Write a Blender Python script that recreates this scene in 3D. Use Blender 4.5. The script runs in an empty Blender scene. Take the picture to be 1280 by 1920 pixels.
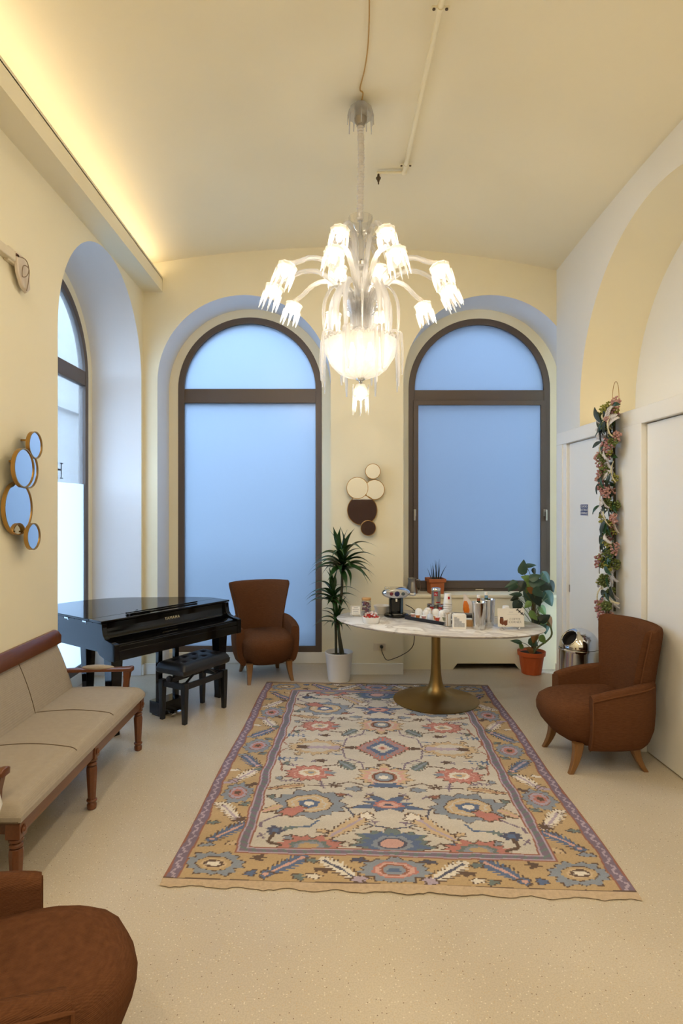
import bpy, math, random
import numpy as np
from mathutils import Vector, Matrix, Euler

scene = bpy.context.scene
C = scene.collection
PI = math.pi
random.seed(7)

# ------------------------------------------------------------------ camera
cam_d = bpy.data.cameras.new('camera')
cam = bpy.data.objects.new('camera', cam_d)
C.objects.link(cam)
cam.location = (0, 0, 1.82)
cam.rotation_euler = (PI / 2, 0, 0)
cam_d.sensor_fit = 'HORIZONTAL'
cam_d.sensor_width = 24.0
cam_d.lens = 24.0 * 1120 / 1280
cam_d.shift_x = (640 - 620) / 1280
cam_d.shift_y = (950 - 960) / 1280
cam_d.clip_start = 0.05
scene.camera = cam

# ------------------------------------------------------------------ world, exposure, big lights
world = bpy.data.worlds.new('overcast_sky')
scene.world = world
world.use_nodes = True
wn = world.node_tree.nodes
wn['Background'].inputs[0].default_value = (0.49, 0.70, 1.0, 1)
wn['Background'].inputs[1].default_value = 8.6

vs = scene.view_settings
vs.view_transform = 'Standard'
vs.look = 'None'
vs.gamma = 1.0
vs.use_curve_mapping = False
vs.exposure = 0.0
cy = scene.cycles
cy.use_denoising = True
cy.max_bounces = 6
cy.diffuse_bounces = 4
cy.glossy_bounces = 3
cy.transmission_bounces = 4
cy.transparent_max_bounces = 12
cy.use_adaptive_sampling = True
cy.adaptive_threshold = 0.12
cy.adaptive_min_samples = 16
cy.caustics_reflective = False
cy.caustics_refractive = False
cy.sample_clamp_indirect = 6.0


def light(name, kind, loc, energy, color, rot=(0, 0, 0), **kw):
    d = bpy.data.lights.new(name, kind)
    d.energy = energy
    d.color = color
    for k, v in kw.items():
        setattr(d, k, v)
    o = bpy.data.objects.new(name, d)
    C.objects.link(o)
    o.location = loc
    o.rotation_euler = rot
    return o


WARM = (1.0, 0.87, 0.66)
# LED strip lying in the trough of the plaster cove along the street wall, shining up
light('cove_led_strip', 'AREA', (-1.90, 1.60, 4.306), 15, (1.0, 0.83, 0.60), (PI, 0, 0), shape='RECTANGLE', size=0.05, size_y=9.6)
# LED strip on top of the white built-in doors, shining up into the arched recess
light('niche_led_strip', 'AREA', (2.62, 4.45, 2.60), 3.0, (1.0, 0.80, 0.55), (PI, 0, 0), shape='RECTANGLE', size=0.05, size_y=2.6)

# ------------------------------------------------------------------ materials
MATS = {}


def lin(c):
    return tuple(((v / 255) / 12.92 if v / 255 <= 0.04045 else ((v / 255 + 0.055) / 1.055) ** 2.4) for v in c[:3])


def mat(name, col, rough=0.6, metal=0.0, var=0.06, scale=30.0, bump=0.0, bscale=None, spec=0.5, sheen=0.0, coat=0.0, emit=None, es=0.0, trans=0.0, stretch=None, ior=1.5):
    """Principled material with a procedural colour variation and relief."""
    if name in MATS:
        return MATS[name]
    m = bpy.data.materials.new(name)
    m.use_nodes = True
    nt = m.node_tree
    b = nt.nodes['Principled BSDF']
    c = lin(col)
    tc = nt.nodes.new('ShaderNodeTexCoord')
    mp = nt.nodes.new('ShaderNodeMapping')
    nt.links.new(tc.outputs['Object'], mp.inputs['Vector'])
    if stretch:
        mp.inputs['Scale'].default_value = stretch
    nz = nt.nodes.new('ShaderNodeTexNoise')
    nz.inputs['Scale'].default_value = scale
    nz.inputs['Detail'].default_value = 4
    nt.links.new(mp.outputs[0], nz.inputs['Vector'])
    mx = nt.nodes.new('ShaderNodeMix')
    mx.data_type = 'RGBA'
    mx.inputs[6].default_value = (*[max(0, v * (1 - var)) for v in c], 1)
    mx.inputs[7].default_value = (*[min(1, v * (1 + var)) for v in c], 1)
    nt.links.new(nz.outputs['Fac'], mx.inputs[0])
    nt.links.new(mx.outputs[2], b.inputs['Base Color'])
    b.inputs['Roughness'].default_value = rough
    b.inputs['Metallic'].default_value = metal
    b.inputs['Specular IOR Level'].default_value = spec
    b.inputs['IOR'].default_value = ior
    b.inputs['Sheen Weight'].default_value = sheen
    b.inputs['Coat Weight'].default_value = coat
    b.inputs['Transmission Weight'].default_value = trans
    if emit:
        b.inputs['Emission Color'].default_value = (*lin(emit), 1)
        b.inputs['Emission Strength'].default_value = es
    if bump:
        bp = nt.nodes.new('ShaderNodeBump')
        bp.inputs['Strength'].default_value = bump
        bp.inputs['Distance'].default_value = 0.01
        if bscale:
            n2 = nt.nodes.new('ShaderNodeTexNoise')
            n2.inputs['Scale'].default_value = bscale
            n2.inputs['Detail'].default_value = 5
            nt.links.new(mp.outputs[0], n2.inputs['Vector'])
            nt.links.new(n2.outputs['Fac'], bp.inputs['Height'])
        else:
            nt.links.new(nz.outputs['Fac'], bp.inputs['Height'])
        nt.links.new(bp.outputs[0], b.inputs['Normal'])
    MATS[name] = m
    return m


def crystal(name, tint=(0.97, 0.97, 0.97), gloss=0.35, milk=0.12, bscale=60.0, bump=0.5):
    """Clear moulded glass: see-through, mirror-like at grazing angles, slightly milky."""
    m = bpy.data.materials.new(name)
    m.use_nodes = True
    nt = m.node_tree
    nt.nodes.clear()
    out = nt.nodes.new('ShaderNodeOutputMaterial')
    tr = nt.nodes.new('ShaderNodeBsdfTransparent')
    tr.inputs[0].default_value = (*tint, 1)
    gl = nt.nodes.new('ShaderNodeBsdfGlossy')
    gl.inputs['Roughness'].default_value = 0.12
    tl = nt.nodes.new('ShaderNodeBsdfTranslucent')
    tl.inputs[0].default_value = (0.95, 0.93, 0.9, 1)
    lw = nt.nodes.new('ShaderNodeLayerWeight')
    lw.inputs['Blend'].default_value = gloss
    nz = nt.nodes.new('ShaderNodeTexNoise')
    nz.inputs['Scale'].default_value = bscale
    bp = nt.nodes.new('ShaderNodeBump')
    bp.inputs['Strength'].default_value = bump
    bp.inputs['Distance'].default_value = 0.01
    nt.links.new(nz.outputs['Fac'], bp.inputs['Height'])
    nt.links.new(bp.outputs[0], gl.inputs['Normal'])
    nt.links.new(bp.outputs[0], lw.inputs['Normal'])
    m1 = nt.nodes.new('ShaderNodeMixShader')
    nt.links.new(lw.outputs['Facing'], m1.inputs[0])
    nt.links.new(tr.outputs[0], m1.inputs[1])
    nt.links.new(gl.outputs[0], m1.inputs[2])
    m2 = nt.nodes.new('ShaderNodeMixShader')
    m2.inputs[0].default_value = milk
    nt.links.new(m1.outputs[0], m2.inputs[1])
    nt.links.new(tl.outputs[0], m2.inputs[2])
    nt.links.new(m2.outputs[0], out.inputs[0])
    MATS[name] = m
    return m


def frosted(name, col, gloss=0.04):
    """Pane with a frosted film: scatters the daylight through."""
    m = bpy.data.materials.new(name)
    m.use_nodes = True
    nt = m.node_tree
    nt.nodes.clear()
    out = nt.nodes.new('ShaderNodeOutputMaterial')
    tl = nt.nodes.new('ShaderNodeBsdfTranslucent')
    tl.inputs[0].default_value = (*col, 1)
    nz = nt.nodes.new('ShaderNodeTexNoise')
    nz.inputs['Scale'].default_value = 350
    mx = nt.nodes.new('ShaderNodeMix')
    mx.data_type = 'RGBA'
    mx.inputs[6].default_value = (*[v * 0.97 for v in col], 1)
    mx.inputs[7].default_value = (*[min(1, v * 1.03) for v in col], 1)
    tc = nt.nodes.new('ShaderNodeTexCoord')
    nt.links.new(tc.outputs['Object'], nz.inputs['Vector'])
    nt.links.new(nz.outputs['Fac'], mx.inputs[0])
    nt.links.new(mx.outputs[2], tl.inputs[0])
    gl = nt.nodes.new('ShaderNodeBsdfGlossy')
    gl.inputs['Roughness'].default_value = 0.25
    ms = nt.nodes.new('ShaderNodeMixShader')
    ms.inputs[0].default_value = gloss
    nt.links.new(tl.outputs[0], ms.inputs[1])
    nt.links.new(gl.outputs[0], ms.inputs[2])
    nt.links.new(ms.outputs[0], out.inputs[0])
    MATS[name] = m
    return m


def terrazzo():
    m = bpy.data.materials.new('terrazzo')
    m.use_nodes = True
    nt = m.node_tree
    b = nt.nodes['Principled BSDF']
    tc = nt.nodes.new('ShaderNodeTexCoord')

    def ramp(src, stops):
        r = nt.nodes.new('ShaderNodeValToRGB')
        r.color_ramp.interpolation = 'LINEAR'
        els = r.color_ramp.elements
        while len(els) > 1:
            els.remove(els[-1])
        els[0].position, els[0].color = stops[0][0], (*stops[0][1], 1)
        for p, c in stops[1:]:
            e = els.new(p)
            e.color = (*c, 1)
        nt.links.new(src, r.inputs[0])
        return r.outputs[0]

    def chips(scale, size, rarity, seed):
        """mask of small rounded chips: near a cell centre, in a fraction of the cells"""
        mp = nt.nodes.new('ShaderNodeMapping')
        mp.inputs['Location'].default_value = (seed, seed * 0.7, 0)
        nt.links.new(tc.outputs['Object'], mp.inputs[0])
        v = nt.nodes.new('ShaderNodeTexVoronoi')
        v.inputs['Scale'].default_value = scale
        v.voronoi_dimensions = '2D'
        nt.links.new(mp.outputs[0], v.inputs['Vector'])
        lt = nt.nodes.new('ShaderNodeMath'); lt.operation = 'LESS_THAN'; lt.inputs[1].default_value = size
        nt.links.new(v.outputs['Distance'], lt.inputs[0])
        sp = nt.nodes.new('ShaderNodeSeparateColor')
        nt.links.new(v.outputs['Color'], sp.inputs[0])
        l2 = nt.nodes.new('ShaderNodeMath'); l2.operation = 'LESS_THAN'; l2.inputs[1].default_value = rarity
        nt.links.new(sp.outputs[0], l2.inputs[0])
        mu = nt.nodes.new('ShaderNodeMath'); mu.operation = 'MULTIPLY'
        nt.links.new(lt.outputs[0], mu.inputs[0]); nt.links.new(l2.outputs[0], mu.inputs[1])
        return mu.outputs[0]

    def mix(fac, a, bcol):
        mx = nt.nodes.new('ShaderNodeMix'); mx.data_type = 'RGBA'
        nt.links.new(fac, mx.inputs[0]); nt.links.new(a, mx.inputs[6])
        mx.inputs[7].default_value = (*lin(bcol), 1)
        return mx.outputs[2]

    nz = nt.nodes.new('ShaderNodeTexNoise')
    nz.inputs['Scale'].default_value = 1.3
    nz.inputs['Detail'].default_value = 3
    nt.links.new(tc.outputs['Object'], nz.inputs['Vector'])
    base = ramp(nz.outputs['Fac'], [(0.3, lin((200, 187, 165))), (0.7, lin((211, 199, 179)))])
    nf = nt.nodes.new('ShaderNodeTexNoise')
    nf.inputs['Scale'].default_value = 160
    nf.inputs['Detail'].default_value = 2
    nt.links.new(tc.outputs['Object'], nf.inputs['Vector'])
    m0 = nt.nodes.new('ShaderNodeMix'); m0.data_type = 'RGBA'; m0.blend_type = 'MULTIPLY'; m0.inputs[0].default_value = 1
    nt.links.new(base, m0.inputs[6])
    nt.links.new(ramp(nf.outputs['Fac'], [(0.35, (0.86, 0.85, 0.82)), (0.65, (1, 1, 1))]), m0.inputs[7])
    c = mix(chips(85, 0.22, 0.10, 0.0), m0.outputs[2], (226, 216, 198))
    c = mix(chips(120, 0.26, 0.10, 3.1), c, (200, 178, 144))
    c = mix(chips(60, 0.14, 0.05, 7.7), c, (128, 106, 84))
    nt.links.new(c, b.inputs['Base Color'])
    b.inputs['Roughness'].default_value = 0.33
    b.inputs['Specular IOR Level'].default_value = 0.45
    MATS['terrazzo'] = m
    return m


def marble():
    m = bpy.data.materials.new('white_marble')
    m.use_nodes = True
    nt = m.node_tree
    b = nt.nodes['Principled BSDF']
    tc = nt.nodes.new('ShaderNodeTexCoord')
    nz = nt.nodes.new('ShaderNodeTexNoise')
    nz.inputs['Scale'].default_value = 3.2
    nz.inputs['Detail'].default_value = 9
    nz.inputs['Distortion'].default_value = 1.6
    nt.links.new(tc.outputs['Object'], nz.inputs['Vector'])
    r = nt.nodes.new('ShaderNodeValToRGB')
    e = r.color_ramp.elements
    e[0].position, e[0].color = 0.36, (*lin((226, 220, 211)), 1)
    e[1].position, e[1].color = 0.62, (*lin((236, 232, 226)), 1)
    x = e.new(0.48); x.color = (*lin((196, 188, 180)), 1)
    y = e.new(0.53); y.color = (*lin((232, 227, 219)), 1)
    nt.links.new(nz.outputs['Fac'], r.inputs[0])
    nt.links.new(r.outputs[0], b.inputs['Base Color'])
    b.inputs['Roughness'].default_value = 0.12
    MATS['white_marble'] = m
    return m


def fabric(name, col, rough=0.95, sx=220.0, sz=220.0, var=0.16, sheen=0.25, stretch=None):
    """Woven cloth: two crossed wave patterns break up the colour and the surface."""
    m = mat(name, col, rough, var=var, scale=34, spec=0.06, sheen=sheen, stretch=stretch)
    nt = m.node_tree
    b = nt.nodes['Principled BSDF']
    tc = nt.nodes.new('ShaderNodeTexCoord')
    hs = []
    for ax, sc in (('X', sx), ('Z', sz)):
        w = nt.nodes.new('ShaderNodeTexWave')
        w.bands_direction = ax
        w.inputs['Scale'].default_value = sc / 20
        w.inputs['Distortion'].default_value = 1.5
        w.inputs['Detail'].default_value = 2
        w.inputs['Detail Scale'].default_value = 6
        nt.links.new(tc.outputs['Object'], w.inputs['Vector'])
        hs.append(w.outputs['Fac'])
    ad = nt.nodes.new('ShaderNodeMath'); ad.operation = 'ADD'
    nt.links.new(hs[0], ad.inputs[0]); nt.links.new(hs[1], ad.inputs[1])
    bp = nt.nodes.new('ShaderNodeBump')
    bp.inputs['Strength'].default_value = 0.35
    bp.inputs['Distance'].default_value = 0.004
    nt.links.new(ad.outputs[0], bp.inputs['Height'])
    nt.links.new(bp.outputs[0], b.inputs['Normal'])
    return m


M_WALL = mat('cream_plaster', (238, 229, 200), 0.85, var=0.015, scale=2.5, bump=0.05, bscale=120, spec=0.2)
M_CEIL = mat('ceiling_plaster', (240, 230, 200), 0.9, var=0.012, scale=1.5, bump=0.05, bscale=60, spec=0.15)
M_WWALL = mat('white_plaster', (234, 232, 224), 0.85, var=0.012, scale=2.5, bump=0.05, bscale=120, spec=0.2)
M_REVEAL = mat('pale_grey_plaster', (226, 226, 226), 0.85, var=0.012, scale=2.5, bump=0.05, bscale=120, spec=0.2)
M_TRIM = mat('white_lacquer', (238, 236, 228), 0.38, var=0.01, scale=4)
M_DOOR = mat('door_lacquer', (238, 237, 231), 0.42, var=0.012, scale=3)
M_FRAME = mat('bronze_aluminium', (94, 82, 74), 0.45, metal=0.15, var=0.05, scale=60)
M_FLOOR = terrazzo()
M_MARBLE = marble()
M_BRASS = mat('brushed_brass', (150, 122, 74), 0.38, metal=0.9, var=0.08, scale=6, stretch=(1, 1, 40))
M_GOLD = mat('gold_metal', (176, 138, 78), 0.3, metal=0.9, var=0.05, scale=20)
M_CHROME = mat('chrome', (214, 216, 220), 0.09, metal=1.0, var=0.02, scale=8)
M_STEEL = mat('brushed_steel', (176, 172, 164), 0.3, metal=1.0, var=0.06, scale=8, stretch=(30, 30, 1))
M_BLACK = mat('piano_black', (7, 7, 9), 0.07, var=0.2, scale=10, spec=0.35)
M_SATIN = mat('satin_black', (16, 17, 20), 0.32, var=0.15, scale=20)
M_LEATHER = mat('black_leather', (20, 21, 25), 0.34, var=0.2, scale=60, bump=0.15, bscale=300)
M_BROWN = fabric('brown_corduroy', (98, 63, 41), sx=900, sz=1400, var=0.42, sheen=0.0, stretch=(1, 1, 9))
M_PIPE = mat('brown_piping', (102, 66, 43), 0.95, var=0.12, scale=90, spec=0.05)
M_OAK = mat('oiled_oak', (124, 86, 46), 0.4, var=0.28, scale=9, stretch=(14, 14, 1))
M_WALNUT = mat('mahogany', (104, 58, 30), 0.32, var=0.32, scale=8, stretch=(12, 1, 12), coat=0.3)
M_BEIGE = fabric('beige_linen', (168, 156, 140), sx=1500, sz=1500, var=0.1, sheen=0.15)
M_SEAM = mat('seam_thread', (92, 76, 58), 0.9, var=0.1)
M_LEAF = mat('dracaena_leaf', (34, 66, 30), 0.32, var=0.4, scale=12, stretch=(1, 6, 1))
M_LEAF2 = mat('rubbery_leaf', (62, 88, 66), 0.4, var=0.35, scale=10)
M_LEAFL = mat('light_leaf', (110, 138, 66), 0.45, var=0.3, scale=10)
M_LEAFB = mat('dry_leaf', (128, 84, 36), 0.7, var=0.35, scale=14)
M_LEAFD = mat('dark_leaf', (38, 52, 40), 0.45, var=0.35, scale=12)
M_STEM = mat('plant_stem', (58, 56, 36), 0.7, var=0.3, scale=40, bump=0.4)
M_STEMG = mat('green_stem', (92, 96, 52), 0.6, var=0.3, scale=40)
M_BARK = mat('moss_pole', (84, 60, 38), 0.95, var=0.4, scale=60, bump=0.8)
M_SOIL = mat('potting_soil', (40, 30, 24), 0.95, var=0.4, scale=80, bump=0.8)
M_POT = mat('white_plastic_pot', (226, 226, 226), 0.4, var=0.02)
M_TERRA = mat('terracotta_plastic', (192, 88, 38), 0.5, var=0.1, scale=14)
M_WHITE = mat('white_gloss', (238, 236, 232), 0.25, var=0.02)
M_PAPER = mat('white_paper', (238, 236, 232), 0.7, var=0.02)
M_INK = mat('dark_ink', (52, 52, 56), 0.7, var=0.1)
M_GREYINK = mat('grey_ink', (140, 142, 148), 0.7, var=0.1)
M_BLUE = mat('navy_sign', (28, 48, 104), 0.4, var=0.05)
M_RED = mat('logo_red', (176, 24, 34), 0.4, var=0.05)
M_GREEN = mat('green_glass', (20, 74, 40), 0.06, var=0.1, trans=0.4)
M_PLASTIC = mat('beige_plastic', (222, 210, 184), 0.45, var=0.03)
M_DARK = mat('painted_void_shade', (22, 18, 15), 0.9, var=0.1)  # near-black colour standing in for shade inside the radiator slot and bin
M_WOODLID = mat('bamboo_lid', (196, 150, 94), 0.5, var=0.2, scale=20, stretch=(8, 1, 1))
M_MIRROR = mat('mirror_silver', (232, 234, 236), 0.015, metal=1.0, var=0.004)
M_CRYSTAL = crystal('clear_crystal', gloss=0.30, milk=0.42)
M_CRYSTALP = crystal('plain_glass', gloss=0.25, milk=0.03, bump=0.05)
M_SHADE = crystal('frosted_crystal', gloss=0.35, milk=0.34)
M_FROST = frosted('frosted_pane', (0.72, 0.79, 0.86))
M_FROSTW = frosted('frosted_pane_white', (0.86, 0.88, 0.9))
M_GLASSW = crystal('window_glass', tint=(0.93, 0.95, 0.96), gloss=0.12, milk=0.06, bump=0.0)
M_BULB = mat('lit_bulb', (255, 240, 215), 0.4, emit=(255, 226, 182), es=12.0)
M_WALLDARK = mat('dark_walnut_panel', (58, 34, 26), 0.4, var=0.3, scale=5, stretch=(8, 8, 1))
M_STONE = mat('street_stone', (206, 200, 192), 0.9, var=0.12, scale=14, bump=0.6, bscale=40)
M_FACADE = mat('facade_plaster', (116, 110, 108), 0.9, var=0.15, scale=1.2)
M_ASPHALT = mat('street_paving', (92, 94, 98), 0.9, var=0.2, scale=4)


# ------------------------------------------------------------------ mesh kit
class MB:
    """collects vertices and faces of one part"""

    def __init__(s):
        s.v, s.f = [], []

    def add(s, vs, fs):
        n = len(s.v)
        s.v += [tuple(p) for p in vs]
        s.f += [tuple(i + n for i in f) for f in fs]
        return s

    def box(s, x0, x1, y0, y1, z0, z1, M=None):
        p = [(x, y, z) for z in (z0, z1) for y in (y0, y1) for x in (x0, x1)]
        if M is not None:
            p = [M @ Vector(q) for q in p]
        return s.add(p, [(0, 2, 3, 1), (4, 5, 7, 6), (0, 1, 5, 4), (2, 6, 7, 3), (0, 4, 6, 2), (1, 3, 7, 5)])

    def loft(s, rings, cap0=True, cap1=True, closed=True):
        n = len(rings[0])
        vs = [p for r in rings for p in r]
        fs = []
        for i in range(len(rings) - 1):
            for j in range(n if closed else n - 1):
                k = (j + 1) % n
                fs.append((i * n + j, i * n + k, (i + 1) * n + k, (i + 1) * n + j))
        if cap0:
            fs.append(tuple(range(n))[::-1])
        if cap1:
            fs.append(tuple((len(rings) - 1) * n + j for j in range(n)))
        return s.add(vs, fs)

    def lathe(s, prof, n=24, c=(0, 0, 0), M=None, ribs=None, sx=1.0, sy=1.0, cap0=True, cap1=True):
        rings = []
        for r, z in prof:
            ring = []
            for j in range(n):
                a = 2 * PI * j / n
                rr = r * (1 + (ribs[1] * math.cos(ribs[0] * a) if ribs else 0))
                p = Vector((rr * math.cos(a) * sx, rr * math.sin(a) * sy, z))
                if M is not None:
                    p = M @ p
                ring.append((p[0] + c[0], p[1] + c[1], p[2] + c[2]))
            rings.append(ring)
        return s.loft(rings, cap0, cap1)

    def tube(s, path, rad, n=8, flat=1.0, up=None):
        """rad: number or function of t in 0..1; flat squashes one axis"""
        P = [Vector(p) for p in path]
        rings = []
        nrm = None
        for i, p in enumerate(P):
            t = (P[min(i + 1, len(P) - 1)] - P[max(i - 1, 0)]).normalized()
            if nrm is None:
                a = Vector(up) if up else (Vector((0, 0, 1)) if abs(t.z) < 0.9 else Vector((1, 0, 0)))
                nrm = (a - t * a.dot(t)).normalized()
            else:
                q = nrm - t * nrm.dot(t)
                nrm = q.normalized() if q.length > 1e-6 else nrm
            bi = t.cross(nrm)
            r = rad(i / (len(P) - 1)) if callable(rad) else rad
            rings.append([p + nrm * (math.cos(2 * PI * j / n) * r * flat) + bi * (math.sin(2 * PI * j / n) * r) for j in range(n)])
        return s.loft(rings)

    def prism(s, pts, y0, y1, M=None):
        """polygon given as (x,z), extruded along y"""
        a = [Vector((x, y0, z)) for x, z in pts]
        b = [Vector((x, y1, z)) for x, z in pts]
        if M is not None:
            a = [M @ p for p in a]
            b = [M @ p for p in b]
        return s.loft([a, b])

    def ring(s, outer, inner, y0, y1, M=None, closed=True):
        """band between two outlines in (x,z), extruded along y"""
        n = len(outer)
        rows = []
        for pts, y in ((outer, y0), (inner, y0), (inner, y1), (outer, y1)):
            r = [Vector((x, y, z)) for x, z in pts]
            rows.append([M @ p for p in r] if M is not None else r)
        vs = [p for r in rows for p in r]
        fs = []
        m = n if closed else n - 1
        for k in range(4):
            for j in range(m):
                j2 = (j + 1) % n
                a, b = k * n, ((k + 1) % 4) * n
                fs.append((a + j, a + j2, b + j2, b + j))
        if not closed:
            fs.append((0, n, 2 * n, 3 * n))
            fs.append((n - 1, 4 * n - 1, 3 * n - 1, 2 * n - 1))
        return s.add(vs, fs)

    def grid(s, fn, nu, nv):
        vs = [fn(i / nu, j / nv) for j in range(nv + 1) for i in range(nu + 1)]
        fs = [(j * (nu + 1) + i, j * (nu + 1) + i + 1, (j + 1) * (nu + 1) + i + 1, (j + 1) * (nu + 1) + i) for j in range(nv) for i in range(nu)]
        return s.add(vs, fs)

    def ball(s, c, rx, ry=None, rz=None, n=10, m=6):
        ry = ry or rx
        rz = rz or rx
        rings = []
        for i in range(m + 1):
            t = -PI / 2 + PI * i / m
            k = max(math.cos(t), 0.02)
            rings.append([(c[0] + rx * k * math.cos(2 * PI * j / n), c[1] + ry * k * math.sin(2 * PI * j / n), c[2] + rz * math.sin(t)) for j in range(n)])
        return s.loft(rings)

    def mesh(s, name, smooth=True, sharp=35):
        me = bpy.data.meshes.new(name)
        me.from_pydata(s.v, [], s.f)
        me.update()
        import bmesh
        bm = bmesh.new()
        bm.from_mesh(me)
        bmesh.ops.recalc_face_normals(bm, faces=bm.faces)
        bm.to_mesh(me)
        bm.free()
        if smooth:
            me.polygons.foreach_set('use_smooth', [True] * len(me.polygons))
            me.set_sharp_from_angle(angle=math.radians(sharp))
        return me

    def build(s, name, m, parent=None, smooth=True, bevel=0.0, subsurf=0, sharp=35, seg=2):
        me = s.mesh(name, smooth, 180 if subsurf else sharp)
        return put(name, me, m, parent, bevel, subsurf, seg)


def put(name, me, m, parent=None, bevel=0.0, subsurf=0, seg=2):
    o = bpy.data.objects.new(name, me)
    C.objects.link(o)
    if m is not None and not me.materials:
        me.materials.append(m)
    if parent:
        o.parent = parent
    if bevel:
        b = o.modifiers.new('edge', 'BEVEL')
        b.width = bevel
        b.segments = seg
        b.limit_method = 'ANGLE'
        b.angle_limit = math.radians(40)
    if subsurf:
        b = o.modifiers.new('soft', 'SUBSURF')
        b.levels = subsurf
        b.render_levels = subsurf
    return o


def tag(o, label, cat, group=None, kind=None):
    if label:
        o['label'] = label
    if cat:
        o['category'] = cat
    if group:
        o['group'] = group
    if kind:
        o['kind'] = kind
    return o


def thing(name, label, cat, loc=(0, 0, 0), rz=0.0, group=None, kind=None):
    o = bpy.data.objects.new(name, None)
    o.empty_display_size = 0.1
    C.objects.link(o)
    o.location = loc
    o.rotation_euler = (0, 0, rz)
    return tag(o, label, cat, group, kind)


def struct(o, label=None):
    o['kind'] = 'structure'
    if label:
        o['label'] = label
    return o


def copy_tree(o, parent=None):
    c = o.copy()
    C.objects.link(c)
    c.parent = parent
    for ch in list(o.children):
        copy_tree(ch, c)
    return c


def text(name, body, size, m, parent, loc, rot, extrude=0.0004, align='CENTER', spacing=1.0):
    cu = bpy.data.curves.new(name, 'FONT')
    cu.body = body
    cu.size = size
    cu.align_x = align
    cu.align_y = 'CENTER'
    cu.extrude = extrude
    cu.space_character = spacing
    cu.resolution_u = 3
    t = bpy.data.objects.new(name, cu)
    C.objects.link(t)
    bpy.context.view_layer.update()
    me = bpy.data.meshes.new_from_object(t.evaluated_get(bpy.context.evaluated_depsgraph_get()))
    bpy.data.objects.remove(t)
    me.materials.clear()
    me.materials.append(m)
    o = bpy.data.objects.new(name, me)
    C.objects.link(o)
    if parent:
        o.parent = parent
    o.location = loc
    o.rotation_euler = rot
    return o


def smoothpath(pts, n=24):
    """Catmull-Rom through the points"""
    P = [Vector(p) for p in pts]
    P = [P[0] * 2 - P[1]] + P + [P[-1] * 2 - P[-2]]
    out = []
    segs = len(P) - 3
    for i in range(n + 1):
        t = i / n * segs
        k = min(int(t), segs - 1)
        u = t - k
        a, b, c, d = P[k:k + 4]
        out.append(0.5 * ((2 * b) + (c - a) * u + (2 * a - 5 * b + 4 * c - d) * u * u + (3 * b - a - 3 * c + d) * u ** 3))
    return out


# ------------------------------------------------------------------ the room shell
YB, XL, XR = 6.50, -2.04, 2.455          # far wall, street wall, door wall
Y0 = -3.6                                # wall behind the photographer
NA = 40


def arch_outline(c, r, zs, z0, n=NA):
    """open outline: up one jamb, round the arch, down the other"""
    pts = [(c - r, z0), (c - r, zs)]
    pts += [(c - r * math.cos(PI * i / n), zs + r * math.sin(PI * i / n)) for i in range(1, n)]
    return pts + [(c + r, zs), (c + r, z0)]


def arched_wall(name, a0, a1, ztop, openings, M, m):
    """flat wall with arched openings down to the floor; local x along the wall, z up"""
    b = MB()

    def quad(x0, z0, x1, z1, x2, z2, x3, z3):
        b.add([M @ Vector((x, 0, z)) for x, z in ((x0, z0), (x1, z1), (x2, z2), (x3, z3))], [(0, 1, 2, 3)])

    x = a0
    for c, r, zs in sorted(openings):
        quad(x, 0, c - r, 0, c - r, ztop, x, ztop)
        arc = [(c - r * math.cos(PI * i / NA), zs + r * math.sin(PI * i / NA)) for i in range(NA + 1)]
        for (xa, za), (xb, zb) in zip(arc[:-1], arc[1:]):
            quad(xa, za, xb, zb, xb, ztop, xa, ztop)
        x = c + r
    quad(x, 0, a1, 0, a1, ztop, x, ztop)
    return struct(b.build(name, m, smooth=False))


def reveal(name, c, r, zs, z0, d, r2, M, m, parent, zs2=None, z02=None):
    """inside of an opening: jambs and vault going back by d, then a face down to radius r2"""
    b = MB()
    o = arch_outline(c, r, zs, z0)
    i = arch_outline(c, r2, zs2 or zs, z0 if z02 is None else z02)
    n = len(o)
    vs = [M @ Vector((x, 0, z)) for x, z in o] + [M @ Vector((x, d, z)) for x, z in o] + [M @ Vector((x, d, z)) for x, z in i]
    fs = [(j, j + 1, n + j + 1, n + j) for j in range(n - 1)]
    b.add(vs[:2 * n], fs)
    o = b.build(name, m, parent, sharp=50)
    if r2 < r:
        b = MB()
        b.add(vs[n:], fs)
        b.build('frame_surround', M_WALL, o, sharp=50)
    return o


M_BACK = Matrix.Translation((0, YB, 0))
M_LEFT = Matrix.Translation((XL, 0, 0)) @ Matrix.Rotation(PI / 2, 4, 'Z')      # local x -> +Y, local y -> -X
M_RIGHT = Matrix.Translation((XR, 0, 0)) @ Matrix(((0, 1, 0, 0), (1, 0, 0, 0), (0, 0, 1, 0), (0, 0, 0, 1)))   # local x -> +Y, local y -> +X

WB = (-0.943, 0.943, 3.18)      # far wall, opening left of the pier
WC = (1.731, 0.943, 3.18)       # far wall, opening over the radiator
WS = (5.45, 0.985, 3.165)       # street wall
WR = (4.45, 1.44, 2.80)         # recess over the doors

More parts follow.
